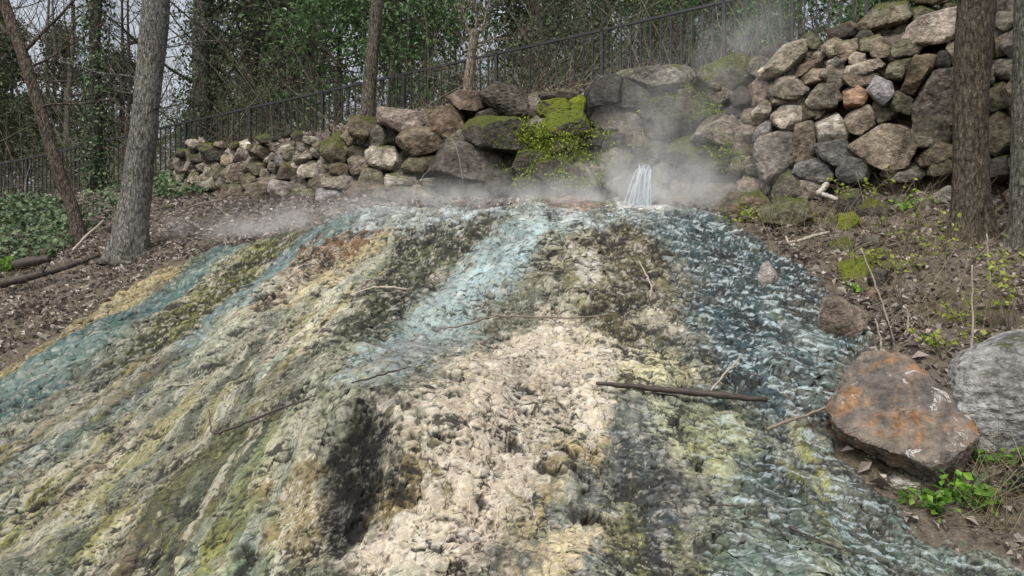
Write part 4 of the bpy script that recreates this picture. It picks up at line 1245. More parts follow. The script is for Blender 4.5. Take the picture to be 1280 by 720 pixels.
def leafy(seed, H, R, n, size, mat, zlow=0.15, clump=0.35, profile="cone", nbr=40, trunk_r=0.12, per=60):
    rng = np.random.default_rng(seed)
    br = []; cc = []
    for k in range(nbr):
        f = rng.uniform(zlow, 0.98)
        a = rng.uniform(0, 6.28)
        rr_ = R * ((1.05 - f) ** 0.7 if profile == "cone" else math.sin(math.pi * min(max((f - zlow) / (1.02 - zlow), .12), .93)) ** 0.6)
        L = rr_ * rng.uniform(.6, 1.1)
        p0 = np.array([0, 0, H * f * 0.93]); d = np.array([math.cos(a), math.sin(a), rng.uniform(-.05, .45)])
        o = []
        grow(rng, p0, d, L, trunk_r * .25, 0, o, 1, up=.1, sides=(4, 3, 3, 3), nsub=(5, 3, 2))
        br += o
        for pts, _, _ in o: cc.append(pts[len(pts) // 3:])
    cc = np.concatenate(cc)
    C = cc[rng.integers(0, len(cc), n)] + rng.normal(size=(n, 3)) * clump * np.array([1, 1, .7])
    V, T = leaves(C, rng.uniform(.6, 1.3, n) * size, rng=rng)
    crown = mesh_np("crown", V, T, False, [M[mat]])
    tr = np.stack([rng.normal(size=8) * 0.05, rng.normal(size=8) * 0.05, np.linspace(0, H * .95, 8)], 1); tr[0] = 0
    tv, tf = tubes([(tr, np.linspace(trunk_r, .02, 8), 8)] + br)
    return mesh_np("trunk", tv, tf, True, [M["bark"]]), crown


def ivy_trunk(seed, H, r, n, spread):
    rng = np.random.default_rng(seed)
    tr = np.stack([np.cumsum(rng.normal(size=10) * .05), np.cumsum(rng.normal(size=10) * .05), np.linspace(0, H, 10)], 1); tr -= tr[0]
    z = rng.uniform(0.02, 1, n)
    a = rng.uniform(0, 6.28, n)
    lob = 1 + 0.9 * fbm3(np.c_[np.cos(a) * 1.2, np.sin(a) * 1.2, z * H * 0.9], 3, seed % 30)
    rad = r + np.abs(rng.normal(size=n)) * spread * np.clip(lob, .15, 2.2)
    C = np.stack([np.interp(z * H, tr[:, 2], tr[:, 0]) + rad * np.cos(a), np.interp(z * H, tr[:, 2], tr[:, 1]) + rad * np.sin(a), z * H], 1)
    V, T = leaves(C, rng.uniform(.045, .095, n), nrm=np.stack([np.cos(a), np.sin(a), rng.uniform(-.2, .8, n)], 1) + rng.normal(size=(n, 3)) * .5, aspect=.8, rng=rng)
    tv, tf = tubes([(tr, np.linspace(r, r * .6, 10), 9)])
    return mesh_np("trunk", tv, tf, True, [M["bark"]]), mesh_np("crown", V, T, False, [M["ivy"]])


def stand(name, label, meshes, px, Y, scale=1.0, rot=0.0, cat="tree", group=None, color=(.16, .145, .125, 1), zoff=-0.1, lean=(0, 0), names=("trunk", "crown")):
    X = (px - 640) / F * Y
    z = float(ground_z(np.array([X]), np.array([Y]))[0])
    e = empty(name, (X, Y, z + zoff))
    e.rotation_euler = (lean[0], lean[1], rot); e.scale = (scale,) * 3
    tag(e, label, cat, group)
    for me, nm in zip(meshes, names):
        obj(nm, me, e, color=color)
    return e


# near trees, shaped after the photograph
def near_tree(name, label, pts_px, rad_px, Y, color, seed, ns=26, flare=0.25, ridge=0.07, branches=(), Ytop=None):
    base = pts_px[0]
    h = hit(*base)
    Yb = Y if Y is not None else h[1]
    P = [pix(x, y, Yb if Ytop is None else Yb + (Ytop - Yb) * i / (len(pts_px) - 1)) for i, (x, y) in enumerate(pts_px)]
    z0 = float(ground_z(np.array([P[0][0]]), np.array([P[0][1]]))[0])
    P[0][2] = min(P[0][2], z0) - 0.12
    o0 = P[0].copy()
    e = empty(name, tuple(o0)); tag(e, label, "tree")
    me = trunk_mesh([p - o0 for p in P], [r * Yb / F for r in rad_px], ns, 90, ridge, flare, seed)
    obj("trunk", me, e, color=(*color, 1))
    rng = np.random.default_rng(seed + 5)
    if branches:
        out = []
        for (bx, by, dx, dz, L, r) in branches:
            q = pix(bx, by, Yb) - o0
            grow(rng, q, np.array([dx, rng.uniform(-.3, .3), dz]), L, r, 0, out, 2, up=.15, sides=(7, 5, 4, 3), nsub=(6, 5, 3))
        V, Fc = tubes(out)
        obj("branches", mesh_np("branches", V, Fc, True, [M["bark"]]), e, color=(*color, 1))
    return e


near_tree("tree", "thick grey barked tree standing at the left end of the stone wall", [(160, 302), (166, 270), (170, 250), (173, 218), (183, 134), (194, 20), (202, -100), (208, -260), (216, -500)], [21, 19, 18, 17.5, 15.5, 17, 16, 14, 9], 10.6, (.27, .255, .23), 3, ridge=.09, flare=.35,
          branches=[(203, -180, 1, .6, 3, .07), (205, -240, -1, .7, 3, .07), (212, -420, .3, 1, 2.5, .06), (180, 100, -1.0, .3, 1.2, .016), (186, 60, 1, .25, 1.0, .012)])
near_tree("tree", "slim brown tree leaning to the left above the ivy", [(103, 292), (88, 252), (80, 235), (59, 168), (45, 120), (28, 67), (18, 40), (4, 0), (-30, -120), (-60, -300)], [8, 7.5, 7.5, 7.5, 7, 7, 7, 6.5, 5, 2], 11.8, (.17, .135, .11), 4, ns=14, flare=.3,
          branches=[(25, 70, .9, .8, 1.6, .03), (15, 45, -.9, .5, 1.5, .03), (30, 85, 1, .2, 1.3, .02), (-10, -60, 1, .9, 2.2, .04), (45, 135, 1, .3, 1.2, .02)])
near_tree("tree", "brown rough barked tree in front of the high rubble wall", [(1214, 292), (1213, 220), (1213, 120), (1218, 40), (1223, -20), (1228, -160), (1236, -420)], [22, 20, 20, 22, 22, 19, 12], 7.95, (.155, .13, .098), 5, ridge=.07, flare=.3,
          branches=[(1226, -150, -1, .7, 2.5, .06), (1230, -250, 1, .8, 2.5, .06)])
near_tree("tree", "greyer tree cut off by the right edge of the picture", [(1284, 318), (1283, 220), (1284, 120), (1287, 0), (1290, -150), (1296, -420)], [21, 18, 17, 17, 15, 9], 7.5, (.19, .18, .15), 6, ridge=.06, flare=.25,
          branches=[(1284, -160, -.8, .9, 2.2, .05)])
near_tree("tree", "straight pale trunk standing on the wall in front of the fence", [(458, 150), (461, 110), (466, 60), (472, 0), (478, -100), (486, -300)], [9.5, 8.5, 8, 7.5, 7, 4], 13.9, (.19, .165, .135), 7, ns=16, flare=.2,
          branches=[(476, -70, -1, .8, 2.2, .04), (479, -120, 1, .8, 2.2, .04)])
near_tree("tree", "small pale pruned tree with upswept twigs on the boulder wall", [(583, 122), (586, 95), (588, 75), (592, 50), (594, 38)], [7.5, 6, 5, 6, 6.5], 12.4, (.36, .30, .235), 8, ns=12, flare=.1,
          branches=[(592, 46, -.5, 1.6, .85, .022), (594, 42, .2, 1.6, 1.1, .024), (595, 46, .9, 1.3, .8, .02), (592, 52, -1.1, .9, .6, .014), (594, 56, 1.2, .5, .7, .014), (590, 62, 1.2, .2, .5, .01),
                    (588, 110, -1.3, .15, .9, .012), (588, 100, -1.0, .5, .7, .01), (590, 85, 1.1, .9, .6, .01)])

BARES = [bare_tree(21, 13, .15, 15), bare_tree(22, 15, .19, 14, .3), bare_tree(23, 11, .10, 16, .12), bare_tree(24, 14, .13, 10, .35)]
EVERS = [leafy(31, 9.5, 2.2, 9000, .16, "evergreen", .12, .22, "cone", 60, .13), leafy(32, 12, 2.6, 10000, .17, "evergreen", .2, .28, "cone", 60, .16)]
HOLLY = [leafy(33, 4.6, 1.9, 5600, .11, "holly", .04, .2, "round", 46, .06), leafy(34, 3.4, 1.7, 5000, .10, "holly", .03, .2, "round", 40, .05)]
IVYT = [ivy_trunk(35, 12, .2, 6500, .24), ivy_trunk(36, 10, .13, 6000, .16)]
UNDER = [leafy(37, 2.2, 1.3, 900, .06, "scrub", .05, .25, "round", 34, .02), leafy(38, 2.6, 1.5, 1800, .08, "ivy", .05, .3, "round", 36, .03)]

stand("ivy_clad_tree", "slim ivy clad trunk between the leaning tree and the thick grey tree", IVYT[1], 121, 16.5, .95, 0.4)
stand("ivy_clad_tree", "broad dark ivy clad trunk right of the thick grey tree", IVYT[0], 246, 20.0, 1.1, 1.0)
stand("evergreen_tree", "dark evergreen behind the fence left of the green holly", EVERS[1], 392, 21.0, 1.0, .5)
stand("holly_tree", "bright green holly left of the straight pale trunk", HOLLY[0], 425, 17.6, .9, .3)
stand("holly_tree", "bright green holly right of the straight pale trunk", HOLLY[0], 510, 17.0, .95, 2.3)
stand("holly_tree", "green broadleaf evergreen behind the fence at the steam plume", HOLLY[0], 905, 14.3, .75, 1.4)
stand("holly_bush", "green bush behind the fence right of the steam plume", HOLLY[1], 985, 13.2, .8, 2.0, "bush")
stand("holly_bush", "green bush behind the top of the rubble wall", HOLLY[1], 1075, 12.4, .85, 5.0, "bush")
stand("holly_bush", "green bush behind the rubble wall by the brown tree", HOLLY[1], 1160, 12.0, .7, 3.3, "bush")
stand("holly_tree", "green broadleaf evergreen high above the fence at centre right", HOLLY[0], 800, 22.0, 1.2, 3.2)
stand("holly_tree", "green evergreen at the top edge above the steam", HOLLY[0], 1000, 18.0, 1.1, .2)
stand("evergreen_tree", "evergreen in the right background above the rubble wall", EVERS[0], 1120, 19.0, 1.0, 1.2)
stand("bare_tree", "pale bare trunk behind the fence right of the mossy boulders", BARES[3], 848, 16.5, 1.0, .6, color=(.24, .20, .17, 1))
stand("bare_tree", "bare trunk behind the fence above the black boulder", BARES[0], 738, 19.0, .95, 2.1)
stand("bare_tree", "bare forked trunk between the ivy trunks and dark evergreen", BARES[1], 318, 24.0, .8, .9, color=(.07, .062, .05, 1))
stand("bare_tree", "thin dark trunk next to the bare forked trunk", BARES[2], 300, 26.0, 1.2, 2.9, color=(.07, .062, .05, 1))

for px_, y_, sc_2, lb in [(15, 38, 1.1, "olive evergreen far left beyond the fence behind the leaning tree"), (78, 46, 1.3, "tall far evergreen seen between the leaning tree and the ivy clad trunk"),
                       (150, 41, 1.0, "far evergreen behind the thick grey tree"), (355, 33, 1.2, "evergreen deep between the forked trunk and the dark evergreen"), (660, 30, 1.2, "far evergreen above the fence right of the pale pruned tree")]:
    stand("evergreen_tree", lb, EVERS[0], px_, y_, sc_2, px_ * .1)
def where(px):
    for lim, w in ((150, "at the far left behind the leaning tree"), (420, "above the dry stone wall"), (700, "above the boulders near the pale pruned tree"), (960, "behind the fence above the steam"), (9999, "behind the high rubble wall")):
        if px < lim: return w


rt = random.Random(5)
n_far = 0
for i in range(84):
    Y = rt.uniform(19, 56)
    px = rt.uniform(-120, 1300)
    k = rt.randrange(4)
    if px < 260: Y = max(Y, rt.uniform(28, 56))
    stand("bare_tree", "bare grey tree in the woods " + where(px), BARES[k], px, Y, rt.uniform(.8, 1.25), rt.uniform(0, 6.28), group="bare trees in the woods " + where(px),
          color=(*(np.array([.21, .185, .155]) * rt.uniform(.4, 1.3)), 1))
for i in range(12):
    Y = rt.uniform(26, 55)
    px = rt.choice([rt.uniform(200, 1300), rt.uniform(200, 1300), rt.uniform(200, 1300), rt.uniform(-60, 180)])
    stand("evergreen_tree", "dark evergreen deep in the woods " + where(px), EVERS[rt.randrange(2)], px, Y, rt.uniform(.9, 1.4), rt.uniform(0, 6.28), group="evergreens deep in the woods " + where(px))
for i in range(34):
    px = rt.uniform(0, 900)
    yf = 17.25 * 0.97 / max(0.25, 1 + 0.0)  # start just behind the fence
    kk = np.interp(px, [-150, 232, 505, 754, 905], [-6, 0, 3, 5, 6]); yf = 17.25 * (1 - .0529 * kk)
    Y = yf + rt.uniform(1.2, 9)
    w = rt.randrange(2)
    stand("undergrowth_bush", "scrubby half bare bush in the undergrowth " + where(px), UNDER[w], px, Y, rt.uniform(.5, 1.0), rt.uniform(0, 6.28), "bush", "scrub " + where(px), color=(.16, .135, .105, 1))


# bare brush: tangles of twigs nobody could count
def brush(name, label, n, sampler, L=(0.5, 1.6), r=(.003, .007), mat="brush", seed=1, up=1.0, bend=.35, seg=5):
    rng = np.random.default_rng(seed)
    lst = []
    X, Y = sampler(rng, n)
    Z = ground_z(X, Y)
    for i in range(len(X)):
        d = rng.normal(size=3) * .75; d[2] = abs(d[2]) + up * .5
        d /= np.linalg.norm(d)
        l = rng.uniform(*L)
        s = np.linspace(0, 1, seg)[:, None]
        b = rng.normal(size=3) * bend
        p = np.array([X[i], Y[i], Z[i] - .02]) + d * l * s + b * l * s * s
        lst.append((p, rng.uniform(*r) * np.linspace(1, .4, seg), 3))
    V, Fc = tubes(lst, cap=False)
    o = obj(name, mesh_np(name, V, Fc, True, [M[mat]]))
    tag(o, label, name.replace("_", " "), kind="stuff")
    return o


def behind_fence(rng, n):
    t = rng.uniform(-7 * FLEN, 9 * FLEN, n); q = rng.uniform(.4, 14, n) 
    return FA[0] + FD[0] * t + FN[0] * q, FA[1] + FD[1] * t + FN[1] * q


brush("brushwood", "tangled bare brown brush on the slope behind the fence", 7000, behind_fence, (.6, 2.4), (.004, .011), "brush", 3, .8, .5)
brush("dry_grass", "dry tan grass along the foot of the fence", 2600, lambda rng, n: (lambda t, q: (FA[0] + FD[0] * t + FN[0] * q, FA[1] + FD[1] * t + FN[1] * q))(rng.uniform(-7 * FLEN, 6 * FLEN, n), rng.uniform(-1.6, 1.0, n)),
      (.12, .45), (.003, .006), "drygrass", 4, .7, .6, 4)

# ------------------------------------------------------------------ leaf litter, ivy, moss plants
def scatter_px(rng, n, poly, lift=0.0):
    """points spread over a patch of the ground outlined in photograph pixels (uniform on the ground)"""
    P = px_poly(poly)
    lo, hi = P.min(0), P.max(0)
    X = rng.uniform(lo[0], hi[0], n * 3); Y = rng.uniform(lo[1], hi[1], n * 3)
    k = poly_sd(X, Y, P) < 0
    return X[k][:n], Y[k][:n]


def litter():
    rng = np.random.default_rng(77)
    X = rng.uniform(-10, 9.5, 250000); Y = rng.uniform(3.6, 19, 250000)
    sd = poly_sd(X, Y, MOUND)
    yw = y_wall(X)
    k = ((sd > -0.02) | ((sd > -.14) & (rng.uniform(size=len(X)) < .25))) & ((Y < yw + 0.1) | (Y > yw + 0.75)) & (np.abs(X) < Y * 0.8 + 1.2)
    dens = 0.35 + 0.65 * sstep(-.2, .25, fbm2(X * 1.5, Y * 1.5, 3, 5))
    k &= rng.uniform(size=len(X)) < dens * np.where(Y > yw + .6, .6, 1.0)
    X, Y = X[k][:80000], Y[k][:80000]
    Z = ground_z(X, Y) + 0.02 * fbm2(X * 14, Y * 14, 3, 21) + rng.uniform(.0, .022, len(X)) + .04 * (poly_sd(X, Y, MOUND) < 0.02)
    nr = rng.normal(size=(len(X), 3)) * .55; nr[:, 2] = 1
    V, T = leaves(np.stack([X, Y, Z], 1), rng.uniform(.03, .12, len(X)) * rng.uniform(.6, 1.1, len(X)), nr, .55, .45, rng)
    o = obj("leaf_litter", mesh_np("leaf_litter", V, T, False, [M["litter"]]))
    tag(o, "dead brown leaves strewn over the banks beside the mound", "leaf litter", kind="stuff")


litter()


def on_bank(rng, n):
    a = scatter_px(rng, n // 2, [(930, 290), (1000, 255), (1190, 250), (1300, 300), (1320, 480), (1230, 430), (1110, 420), (1095, 390), (1010, 330)])
    b = scatter_px(rng, n // 3, [(-60, 300), (100, 310), (250, 290), (440, 255), (400, 280), (260, 305), (130, 370), (0, 455), (-60, 480)])
    c = scatter_px(rng, n // 6, [(1170, 600), (1300, 560), (1340, 700), (1230, 670)])
    return np.concatenate([a[0], b[0], c[0]]), np.concatenate([a[1], b[1], c[1]])


brush("fallen_twigs", "fine dead twigs lying among the leaves on the banks", 2600, on_bank, (.08, .5), (.0015, .004), "drygrass", 8, .05, .25, 4)


def ivy_patch():
    rng = np.random.default_rng(5)
    xs, ys = [], []
    for poly, n in [([(-40, 262), (30, 250), (100, 262), (108, 292), (80, 318), (30, 340), (-40, 345)], 3000),
                    ([(196, 205), (245, 190), (262, 215), (258, 246), (205, 252)], 2600), ([(100, 215), (150, 205), (150, 280), (105, 290)], 1500), ([(190, 190), (230, 185), (240, 235), (196, 250)], 1500)]:
        x, y = scatter_px(rng, n, poly); xs.append(x); ys.append(y)
    X, Y = np.concatenate(xs), np.concatenate(ys)
    Z = ground_z(X, Y) + np.abs(rng.normal(size=len(X))) * .09 + .02
    nr = rng.normal(size=(len(X), 3)) * .6; nr[:, 2] += 1; nr[:, 1] -= .4
    V, T = leaves(np.stack([X, Y, Z], 1), rng.uniform(.05, .11, len(X)), nr, .85, .15, rng)
    o = obj("ivy_ground_cover", mesh_np("ivy_ground_cover", V, T, False, [M["ivy"]]))
    tag(o, "dark green ivy spreading over the left bank and wall end", "ivy", kind="stuff")


ivy_patch()


def wall_plants():
    rng = np.random.default_rng(6)
    C = []; S = []
    for (x0, y0, rx, ry, n) in [(690, 190, 40, 34, 2600), (660, 165, 25, 16, 900), (715, 215, 45, 25, 1500), (655, 225, 30, 14, 500), (730, 175, 30, 18, 600), (870, 125, 36, 20, 1500), (850, 140, 26, 14, 700), (905, 195, 26, 12, 600),
                                (880, 178, 30, 8, 400), (800, 130, 30, 12, 300), (770, 185, 25, 20, 300), (920, 265, 22, 12, 300), (600, 205, 14, 6, 0)]:
        for k in range(max(n // 28, 0)):
            r_ = math.sqrt(rng.uniform()); a = rng.uniform(0, 6.28)
            px, py = x0 + rx * r_ * math.cos(a), y0 + ry * r_ * math.sin(a)
            h = hit(px, py, ymax=14.0, y0=8.0)
            if h is None: continue
            h = pix(px, py, h[1] - rng.uniform(.28, .5))
            C.append(h + rng.normal(size=(28, 3)) * np.array([.05, .05, .045])); S.append(rng.uniform(.02, .05, 28))
    C = np.concatenate(C); S = np.concatenate(S)
    V, T = leaves(C, S, None, .6, .2, rng)
    o = obj("moss_growth", mesh_np("moss_growth", V, T, False, [M["moss"]]))
    tag(o, "bright mossy green growth spilling over the boulders by the spring", "moss", kind="stuff")


wall_plants()


def small_plant(label, px, py, h, n, size, mat="herb", spread=.12, lean=0.0, cat="plant", name="leafy_plant", stems=5):
    rng = np.random.default_rng(int(px * 7 + py))
    p = hit(px, py)
    e = empty(name, tuple(p)); tag(e, label, cat)
    lst = []; C = []; 
    for s in range(stems):
        d = np.array([rng.normal() * spread + lean, rng.normal() * spread, h * rng.uniform(.6, 1.1)])
        q = np.linspace(0, 1, 6)[:, None]
        pts = d * q + np.array([0, 0, -.0]) + rng.normal(size=3) * .1 * h * q * (1 - q)
        pts[0, 2] -= .03
        lst.append((pts, np.linspace(.004, .0015, 6), 4))
        for j in range(n):
            f = rng.uniform(.25, 1.0)
            C.append(d * f + rng.normal(size=3) * size * .55)
    V, Fc = tubes(lst)
    obj("stem", mesh_np("stem", V, Fc, True, [M["twig"]]), e)
    C = np.array(C)
    nr = rng.normal(size=(len(C), 3)) * .5; nr[:, 2] += .8; nr[:, 1] -= .5
    V, T = leaves(C, rng.uniform(.7, 1.3, len(C)) * size, nr, .7, .2, rng)
    obj("foliage", mesh_np("foliage", V, T, False, [M[mat]]), e)
    return e


small_plant("fresh green leafy plant just below the rust stained boulder", 1166, 640, .16, 16, .055, spread=.06)
small_plant("fresh green leafy plant right of the small white rock", 1200, 632, .17, 16, .055, spread=.07)
small_plant("fresh green leafy plant furthest right below the boulders", 1228, 636, .14, 14, .06, spread=.06)
small_plant("dark green trailing plant at the right edge below the blue grey boulder", 1262, 616, .12, 16, .06, "ivy", .14)
small_plant("yellow green sapling with drooping leaves beside the right tree", 1150, 320, .75, 14, .05, "sprig", .14, -.3, stems=4)
small_plant("yellow green leafy shoots in front of the right tree", 1185, 330, .5, 13, .045, "sprig", .16, -.1, stems=5)
small_plant("low yellow green plants above the green moss cushion", 1135, 262, .14, 14, .05, "herb", .16, stems=6)
small_plant("yellow green shoots at the right edge above the blue grey boulder", 1262, 420, .7, 14, .05, "sprig", .14, stems=6)
small_plant("small green seedlings behind the rust stained boulder", 1170, 435, .18, 12, .045, "sprig", .14, stems=6)
small_plant("green sprig at the edge of the dark runoff", 1068, 368, .08, 10, .04, "herb", .06, stems=3)
small_plant("tuft of green leaves at the left end of the ivy", 12, 338, .12, 14, .09, "herb", .12, stems=4)
small_plant("mossy green weeds at the pool edge by the brown rock", 935, 278, .12, 14, .045, "sprig", .1, stems=5)


for lb, px_, py_, hh, mm in [("low yellow green weeds between the pinkish grey rock and the right tree", 1120, 345, .2, "sprig"), ("scattered green weeds on the bank above the blue grey boulder", 1205, 405, .22, "sprig"),
                             ("yellow green weeds beside the yellow moss covered rock", 1085, 330, .14, "sprig"), ("thin leafy shoots at the foot of the rubble wall", 1080, 250, .25, "sprig"),
                             ("green weeds left of the green moss cushion", 1020, 280, .12, "sprig"), ("small green weeds right of the trailing plant", 1250, 585, .12, "herb")]:
    small_plant(lb, px_, py_, hh, 13, .045, mm, .16, stems=6)


def stick(name, label, pts, rad_px, mat, lift=.02, side=(), cat="stick", floaty=False, ns=8, Ys=None):
    P = []
    for i, (x, y) in enumerate(pts):
        if Ys is not None: P.append(pix(x, y, Ys[i])); continue
        h = hit(x, y, .08)
        P.append(h + np.array([0, -.01, lift + .015]))
    P = np.array(P)
    t = np.linspace(0, 1, len(P)); tt = np.linspace(0, 1, max(18, len(P) * 5))
    C = np.stack([np.interp(tt, t, P[:, i]) for i in range(3)], 1)
    for _ in range(3): C[1:-1] = (C[:-2] + 2 * C[1:-1] + C[2:]) / 4
    rng = np.random.default_rng(int(pts[0][0] * 3 + pts[0][1]))
    m = C[:, 1].mean()
    r = np.interp(tt, np.linspace(0, 1, len(rad_px)), rad_px) * m / F * (1 + .12 * rng.normal(size=len(tt)))
    o0 = C[0].copy()
    lst = [(C - o0 + rng.normal(size=C.shape) * .0025, r, ns)]
    for (f, dx, dz, L, rp) in side:
        q = C[int(f * (len(C) - 1))] - o0
        d = np.array([dx, rng.uniform(-.3, 0), dz]); d /= np.linalg.norm(d)
        s = np.linspace(0, 1, 6)[:, None]
        lst.append((q + d * L * s + rng.normal(size=3) * .15 * L * s * s, np.linspace(1, .4, 6) * rp * m / F, 5))
    V, Fc = tubes(lst)
    o = obj(name, mesh_np(name, V, Fc, True, [M[mat]]), None, tuple(o0))
    tag(o, label, cat)
    return o


stick("fallen_branch", "thick dark fallen branch lying across the mound at centre right", [(745, 487), (800, 493), (860, 498), (915, 504), (958, 508)], [2.2, 3.6, 4.4, 4.6, 3.4], "darkstick", .03, cat="branch", side=[(.5, .3, .4, .06, 1.2), (.8, -.3, .5, .04, 1.2)])
stick("stick", "grey stick pointing from the dark runoff to the rust stained boulder", [(958, 545), (985, 535), (1010, 526), (1040, 516)], [2.0, 2.2, 2.0, 1.8], "twig", .03)
stick("twig", "thin dark hooked twig on the pale crust at lower left", [(262, 520), (264, 548), (272, 552), (310, 536), (352, 520), (395, 503)], [.6, 1.0, 1.4, 1.5, 1.4, .8], "darkstick", .03, cat="twig", side=[(.72, .05, -1, .05, .8)])
stick("twig", "short pale twig across the olive algae band", [(446, 372), (468, 365), (488, 366), (510, 369)], [.8, 1.3, 1.8, 1.6], "palevine", .03, cat="twig")
stick("twig", "dark twig on the pale blue crust left of centre", [(440, 487), (462, 482), (488, 474), (514, 467)], [1.0, 1.3, 1.3, .8], "darkstick", .03, cat="twig")
stick("branch", "thin grey branch spread across the middle of the mound", [(555, 418), (590, 412), (612, 402), (660, 403), (720, 405), (765, 400)], [.8, 1.2, 1.5, 1.4, 1.2, .7], "twig", .03, cat="branch", side=[(.3, -.5, .7, .1, 1.2), (.55, .6, .4, .14, 1.0), (.7, .6, -.4, .12, .8)])
stick("twig", "slim dark twig at the bottom right of the mound", [(985, 666), (1010, 678), (1040, 690), (1082, 702)], [2.2, 1.4, 1.0, .8], "darkstick", .02, cat="twig")
stick("twig", "tiny dark twig below the thick fallen branch", [(884, 640), (905, 638), (930, 641)], [.8, 1.2, 1.0], "darkstick", .02, cat="twig")
stick("twig", "pale forked twig at the edge of the rippled runoff", [(888, 496), (905, 476), (918, 462), (928, 450)], [1.2, 1.3, 1.2, .8], "palevine", .03, cat="twig", side=[(.5, .6, .3, .1, .8)])
stick("twig", "curved pale twig on the brown speckled crust", [(798, 332), (808, 350), (815, 366), (812, 378)], [.6, .9, .9, .7], "palevine", .03, cat="twig")
stick("twig", "short upright black stub at the top of the teal flow", [(287, 311), (286, 303), (284, 293)], [2.2, 1.8, .8], "darkstick", .0, cat="twig", Ys=[10.45, 10.4, 10.35])
stick("log", "dark fallen log on the leaf strewn left bank", [(0, 362), (30, 356), (80, 342), (124, 326)], [5.5, 5, 4, 2.2], "darkstick", .05, cat="log", side=[(.5, .5, .5, .25, 1.5)])
stick("log", "short dark log end by the ivy at the left edge", [(18, 338), (40, 334), (62, 330)], [6, 6, 5], "darkstick", .05, cat="log")
stick("stick", "grey stick sloping up toward the leaning tree", [(92, 324), (108, 306), (130, 286)], [1.5, 1.6, 1.2], "palevine", .1)
stick("stick", "thin pale stick among leaves below the stone wall", [(205, 276), (240, 262), (290, 252), (335, 250)], [.8, .9, .8, .5], "twig", .04)
stick("white_log", "short bleached white log at the foot of the rubble wall", [(1022, 251), (1030, 243), (1036, 233)], [3.8, 4, 3.6], "white_wood", .06, cat="log")
stick("white_log", "thin bleached branch crossing below the short white log", [(1026, 249), (1036, 252), (1046, 256)], [3, 3, 2.4], "white_wood", .04, cat="log")
stick("root", "pale crooked root at the top right edge of the runoff", [(982, 303), (984, 312), (995, 311), (1012, 305), (1035, 299)], [1, 1.4, 1.6, 2, 2], "palevine", .05, cat="root")
stick("vine", "pale vine hanging down the wall over the big dark boulder", [(553, 168), (566, 175), (572, 188), (576, 210), (580, 238)], [.4, .5, .5, .5, .35], "twig", 0, cat="vine", Ys=[10.75, 10.45, 10.3, 10.2, 10.1])
stick("vine", "thin pale vine arching over the long flat stones", [(538, 210), (527, 222), (520, 236), (515, 254)], [.3, .4, .4, .35], "twig", 0, cat="vine", Ys=[10.6, 10.35, 10.25, 10.2])
for i, (a, b, Yb, nm) in enumerate([((1213, 468), (1215, 332), 5.95, "tall pale dry stalk rising in front of the blue grey boulder"), ((1238, 400), (1233, 292), 7.0, "dry stalk with a bent tip beside the right tree"),
                                    ((1102, 444), (1094, 398), 6.1, "short white stalk at the tip of the rust stained boulder"), ((1118, 428), (1076, 310), 6.4, "long thin leaning stem by the pinkish grey rock"),
                                    ((1116, 430), (1101, 386), 6.35, "short dark leaning stem by the pinkish grey rock"), ((1134, 420), (1132, 380), 6.5, "small grey stem right of the leaning stems"),
                                    ((1222, 560), (1220, 470), 5.3, "straw coloured grass stalks between the two big boulders"), ((1230, 560), (1231, 450), 5.25, "dark thin stalk between the two big boulders"), ((1280, 330), (1262, 360), 7.2, "curved pale stem at the far right tree")]):
    mx_ = ((a[0] + b[0]) / 2 + 2.5, (a[1] + b[1]) / 2)
    stick("dry_stalk", nm, [a, mx_, b], [1.5, 1.3, .8], "darkstick" if "dark" in nm else "palevine", 0, cat="stalk", ns=5, Ys=[Yb, Yb, Yb])

# ------------------------------------------------------------------ spring water
def mat_water():
    t = NT("falling_water")
    b = t.bsdf((.74, .83, .90), .25, spec=.6)
    b.inputs["Transmission Weight"].default_value = .35
    b.inputs["IOR"].default_value = 1.2
    mx = t.node("MixShader", {0: .45, 1: b.outputs[0], 2: t.node("BsdfTransparent").outputs[0]})   # broken, airy water
    t.l.new(mx.outputs[0], t.out.inputs["Surface"])
    return t.m


M["water"] = mat_water()


def cascade():
    rng = np.random.default_rng(12)
    top = pix(806, 208, 10.05); bot = pix(792, 262, 9.75)
    e = empty("spring_cascade", tuple(bot)); tag(e, "small blue white cascade of hot water falling from the boulders", "waterfall")
    for i in range(46):
        s = np.linspace(0, 1, 14)[:, None]
        a = top + np.array([rng.uniform(-.055, .075), rng.uniform(-.05, .05), rng.uniform(-.10, .03)])
        d = np.array([rng.normal() * .045 - .12, rng.uniform(-.30, -.2), 0])
        drop = a[2] - bot[2] + .03
        p = a + d * s + np.array([0, 0, -1]) * drop * s ** 1.7
        p += np.cumsum(rng.normal(size=p.shape), 0) * .0045
        V, Fc = tubes([(p - bot, rng.uniform(.004, .012) * (0.6 + .9 * s[:, 0]) * (1 + .35 * rng.normal(size=14).clip(-1.5, 1.5)), 6)])
        obj("strand", mesh_np("strand", V, Fc, True, [M["water"]]), e)


cascade()

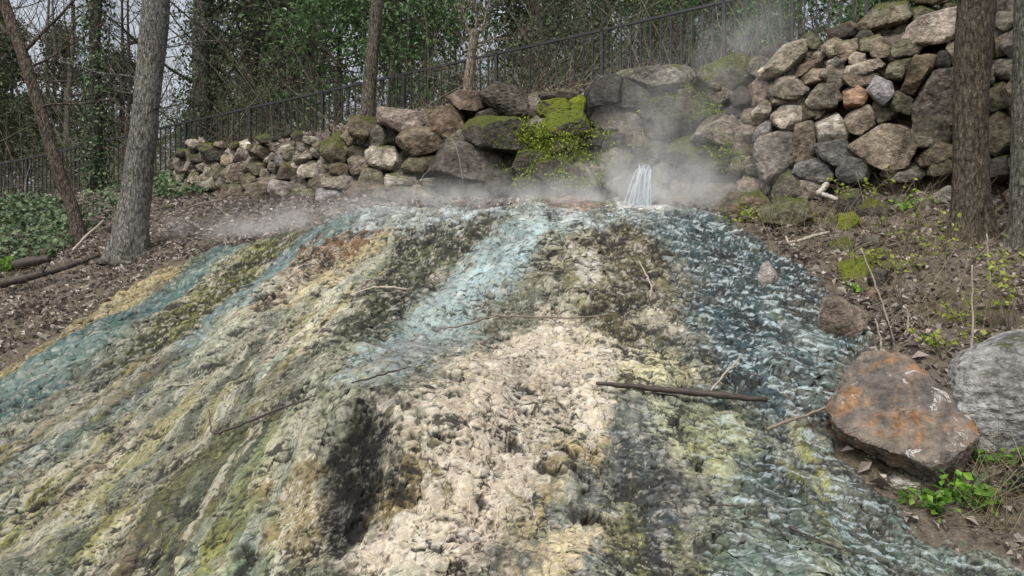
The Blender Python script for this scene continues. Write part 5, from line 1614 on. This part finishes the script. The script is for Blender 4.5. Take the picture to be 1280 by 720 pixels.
# ------------------------------------------------------------------ steam
def steam():
    t = NT("steam")
    pos = t.node("NewGeometry").outputs["Position"]
    blobs = [(795, 240, 9.85, .65, .5, .28, 1.4), (690, 250, 9.7, 1.3, .5, .18, 1.2), (560, 256, 9.7, 1.2, .5, .16, 1.0), (450, 274, 9.6, 1.3, .45, .14, .8), (880, 235, 9.7, .75, .5, .40, .75),
             (812, 165, 9.9, .42, .4, .50, .75), (885, 115, 10.0, .50, .4, .50, .45), (940, 45, 10.3, .42, .4, .42, .55), (330, 287, 10.3, .9, .5, .11, .7)]
    tot = None
    for (px, py, Y, sx, sy, sz, k) in blobs:
        c = pix(px, py, Y)
        d = t.node("VectorMath", {0: pos, 1: tuple(c)}, operation='SUBTRACT').outputs[0]
        d = t.node("VectorMath", {0: d, 1: (1 / sx, 1 / sy, 1 / sz)}, operation='MULTIPLY').outputs[0]
        q = t.node("VectorMath", {0: d, 1: d}, operation='DOT_PRODUCT').outputs["Value"]
        g = t.math('MULTIPLY', t.math('EXPONENT', t.math('MULTIPLY', q, -1.0)), k)
        g = t.math('MULTIPLY', g, 1.15)
        tot = g if tot is None else t.math('ADD', tot, g)
    nz = t.noise(t.node("Mapping", {"Vector": pos, "Scale": (1, 1, .8)}).outputs[0], 2.6, 4, .6, .5)
    w = t.math('MULTIPLY', t.math('SUBTRACT', nz, .43), 8.0, clamp=True)
    den = t.math('MULTIPLY', tot, w)
    pv = t.n.new("ShaderNodeVolumePrincipled")
    pv.inputs["Color"].default_value = (1, 1, 1, 1)
    pv.inputs["Anisotropy"].default_value = .2
    t.l.new(den, pv.inputs["Density"])
    t.l.new(pv.outputs[0], t.out.inputs["Volume"])
    x0, x1, y0, y1, z0, z1 = -4.2, 4.1, 8.6, 11.2, 2.0, 5.4
    V = [(x, y, z) for z in (z0, z1) for x, y in ((x0, y0), (x1, y0), (x1, y1), (x0, y1))]
    o = obj("steam", mesh_np("steam", V, np.array([[0, 3, 2, 1], [4, 5, 6, 7], [0, 1, 5, 4], [1, 2, 6, 5], [2, 3, 7, 6], [3, 0, 4, 7]]), False, [t.m]))
    tag(o, "white steam drifting up from the hot spring", "steam", kind="stuff")


steam()
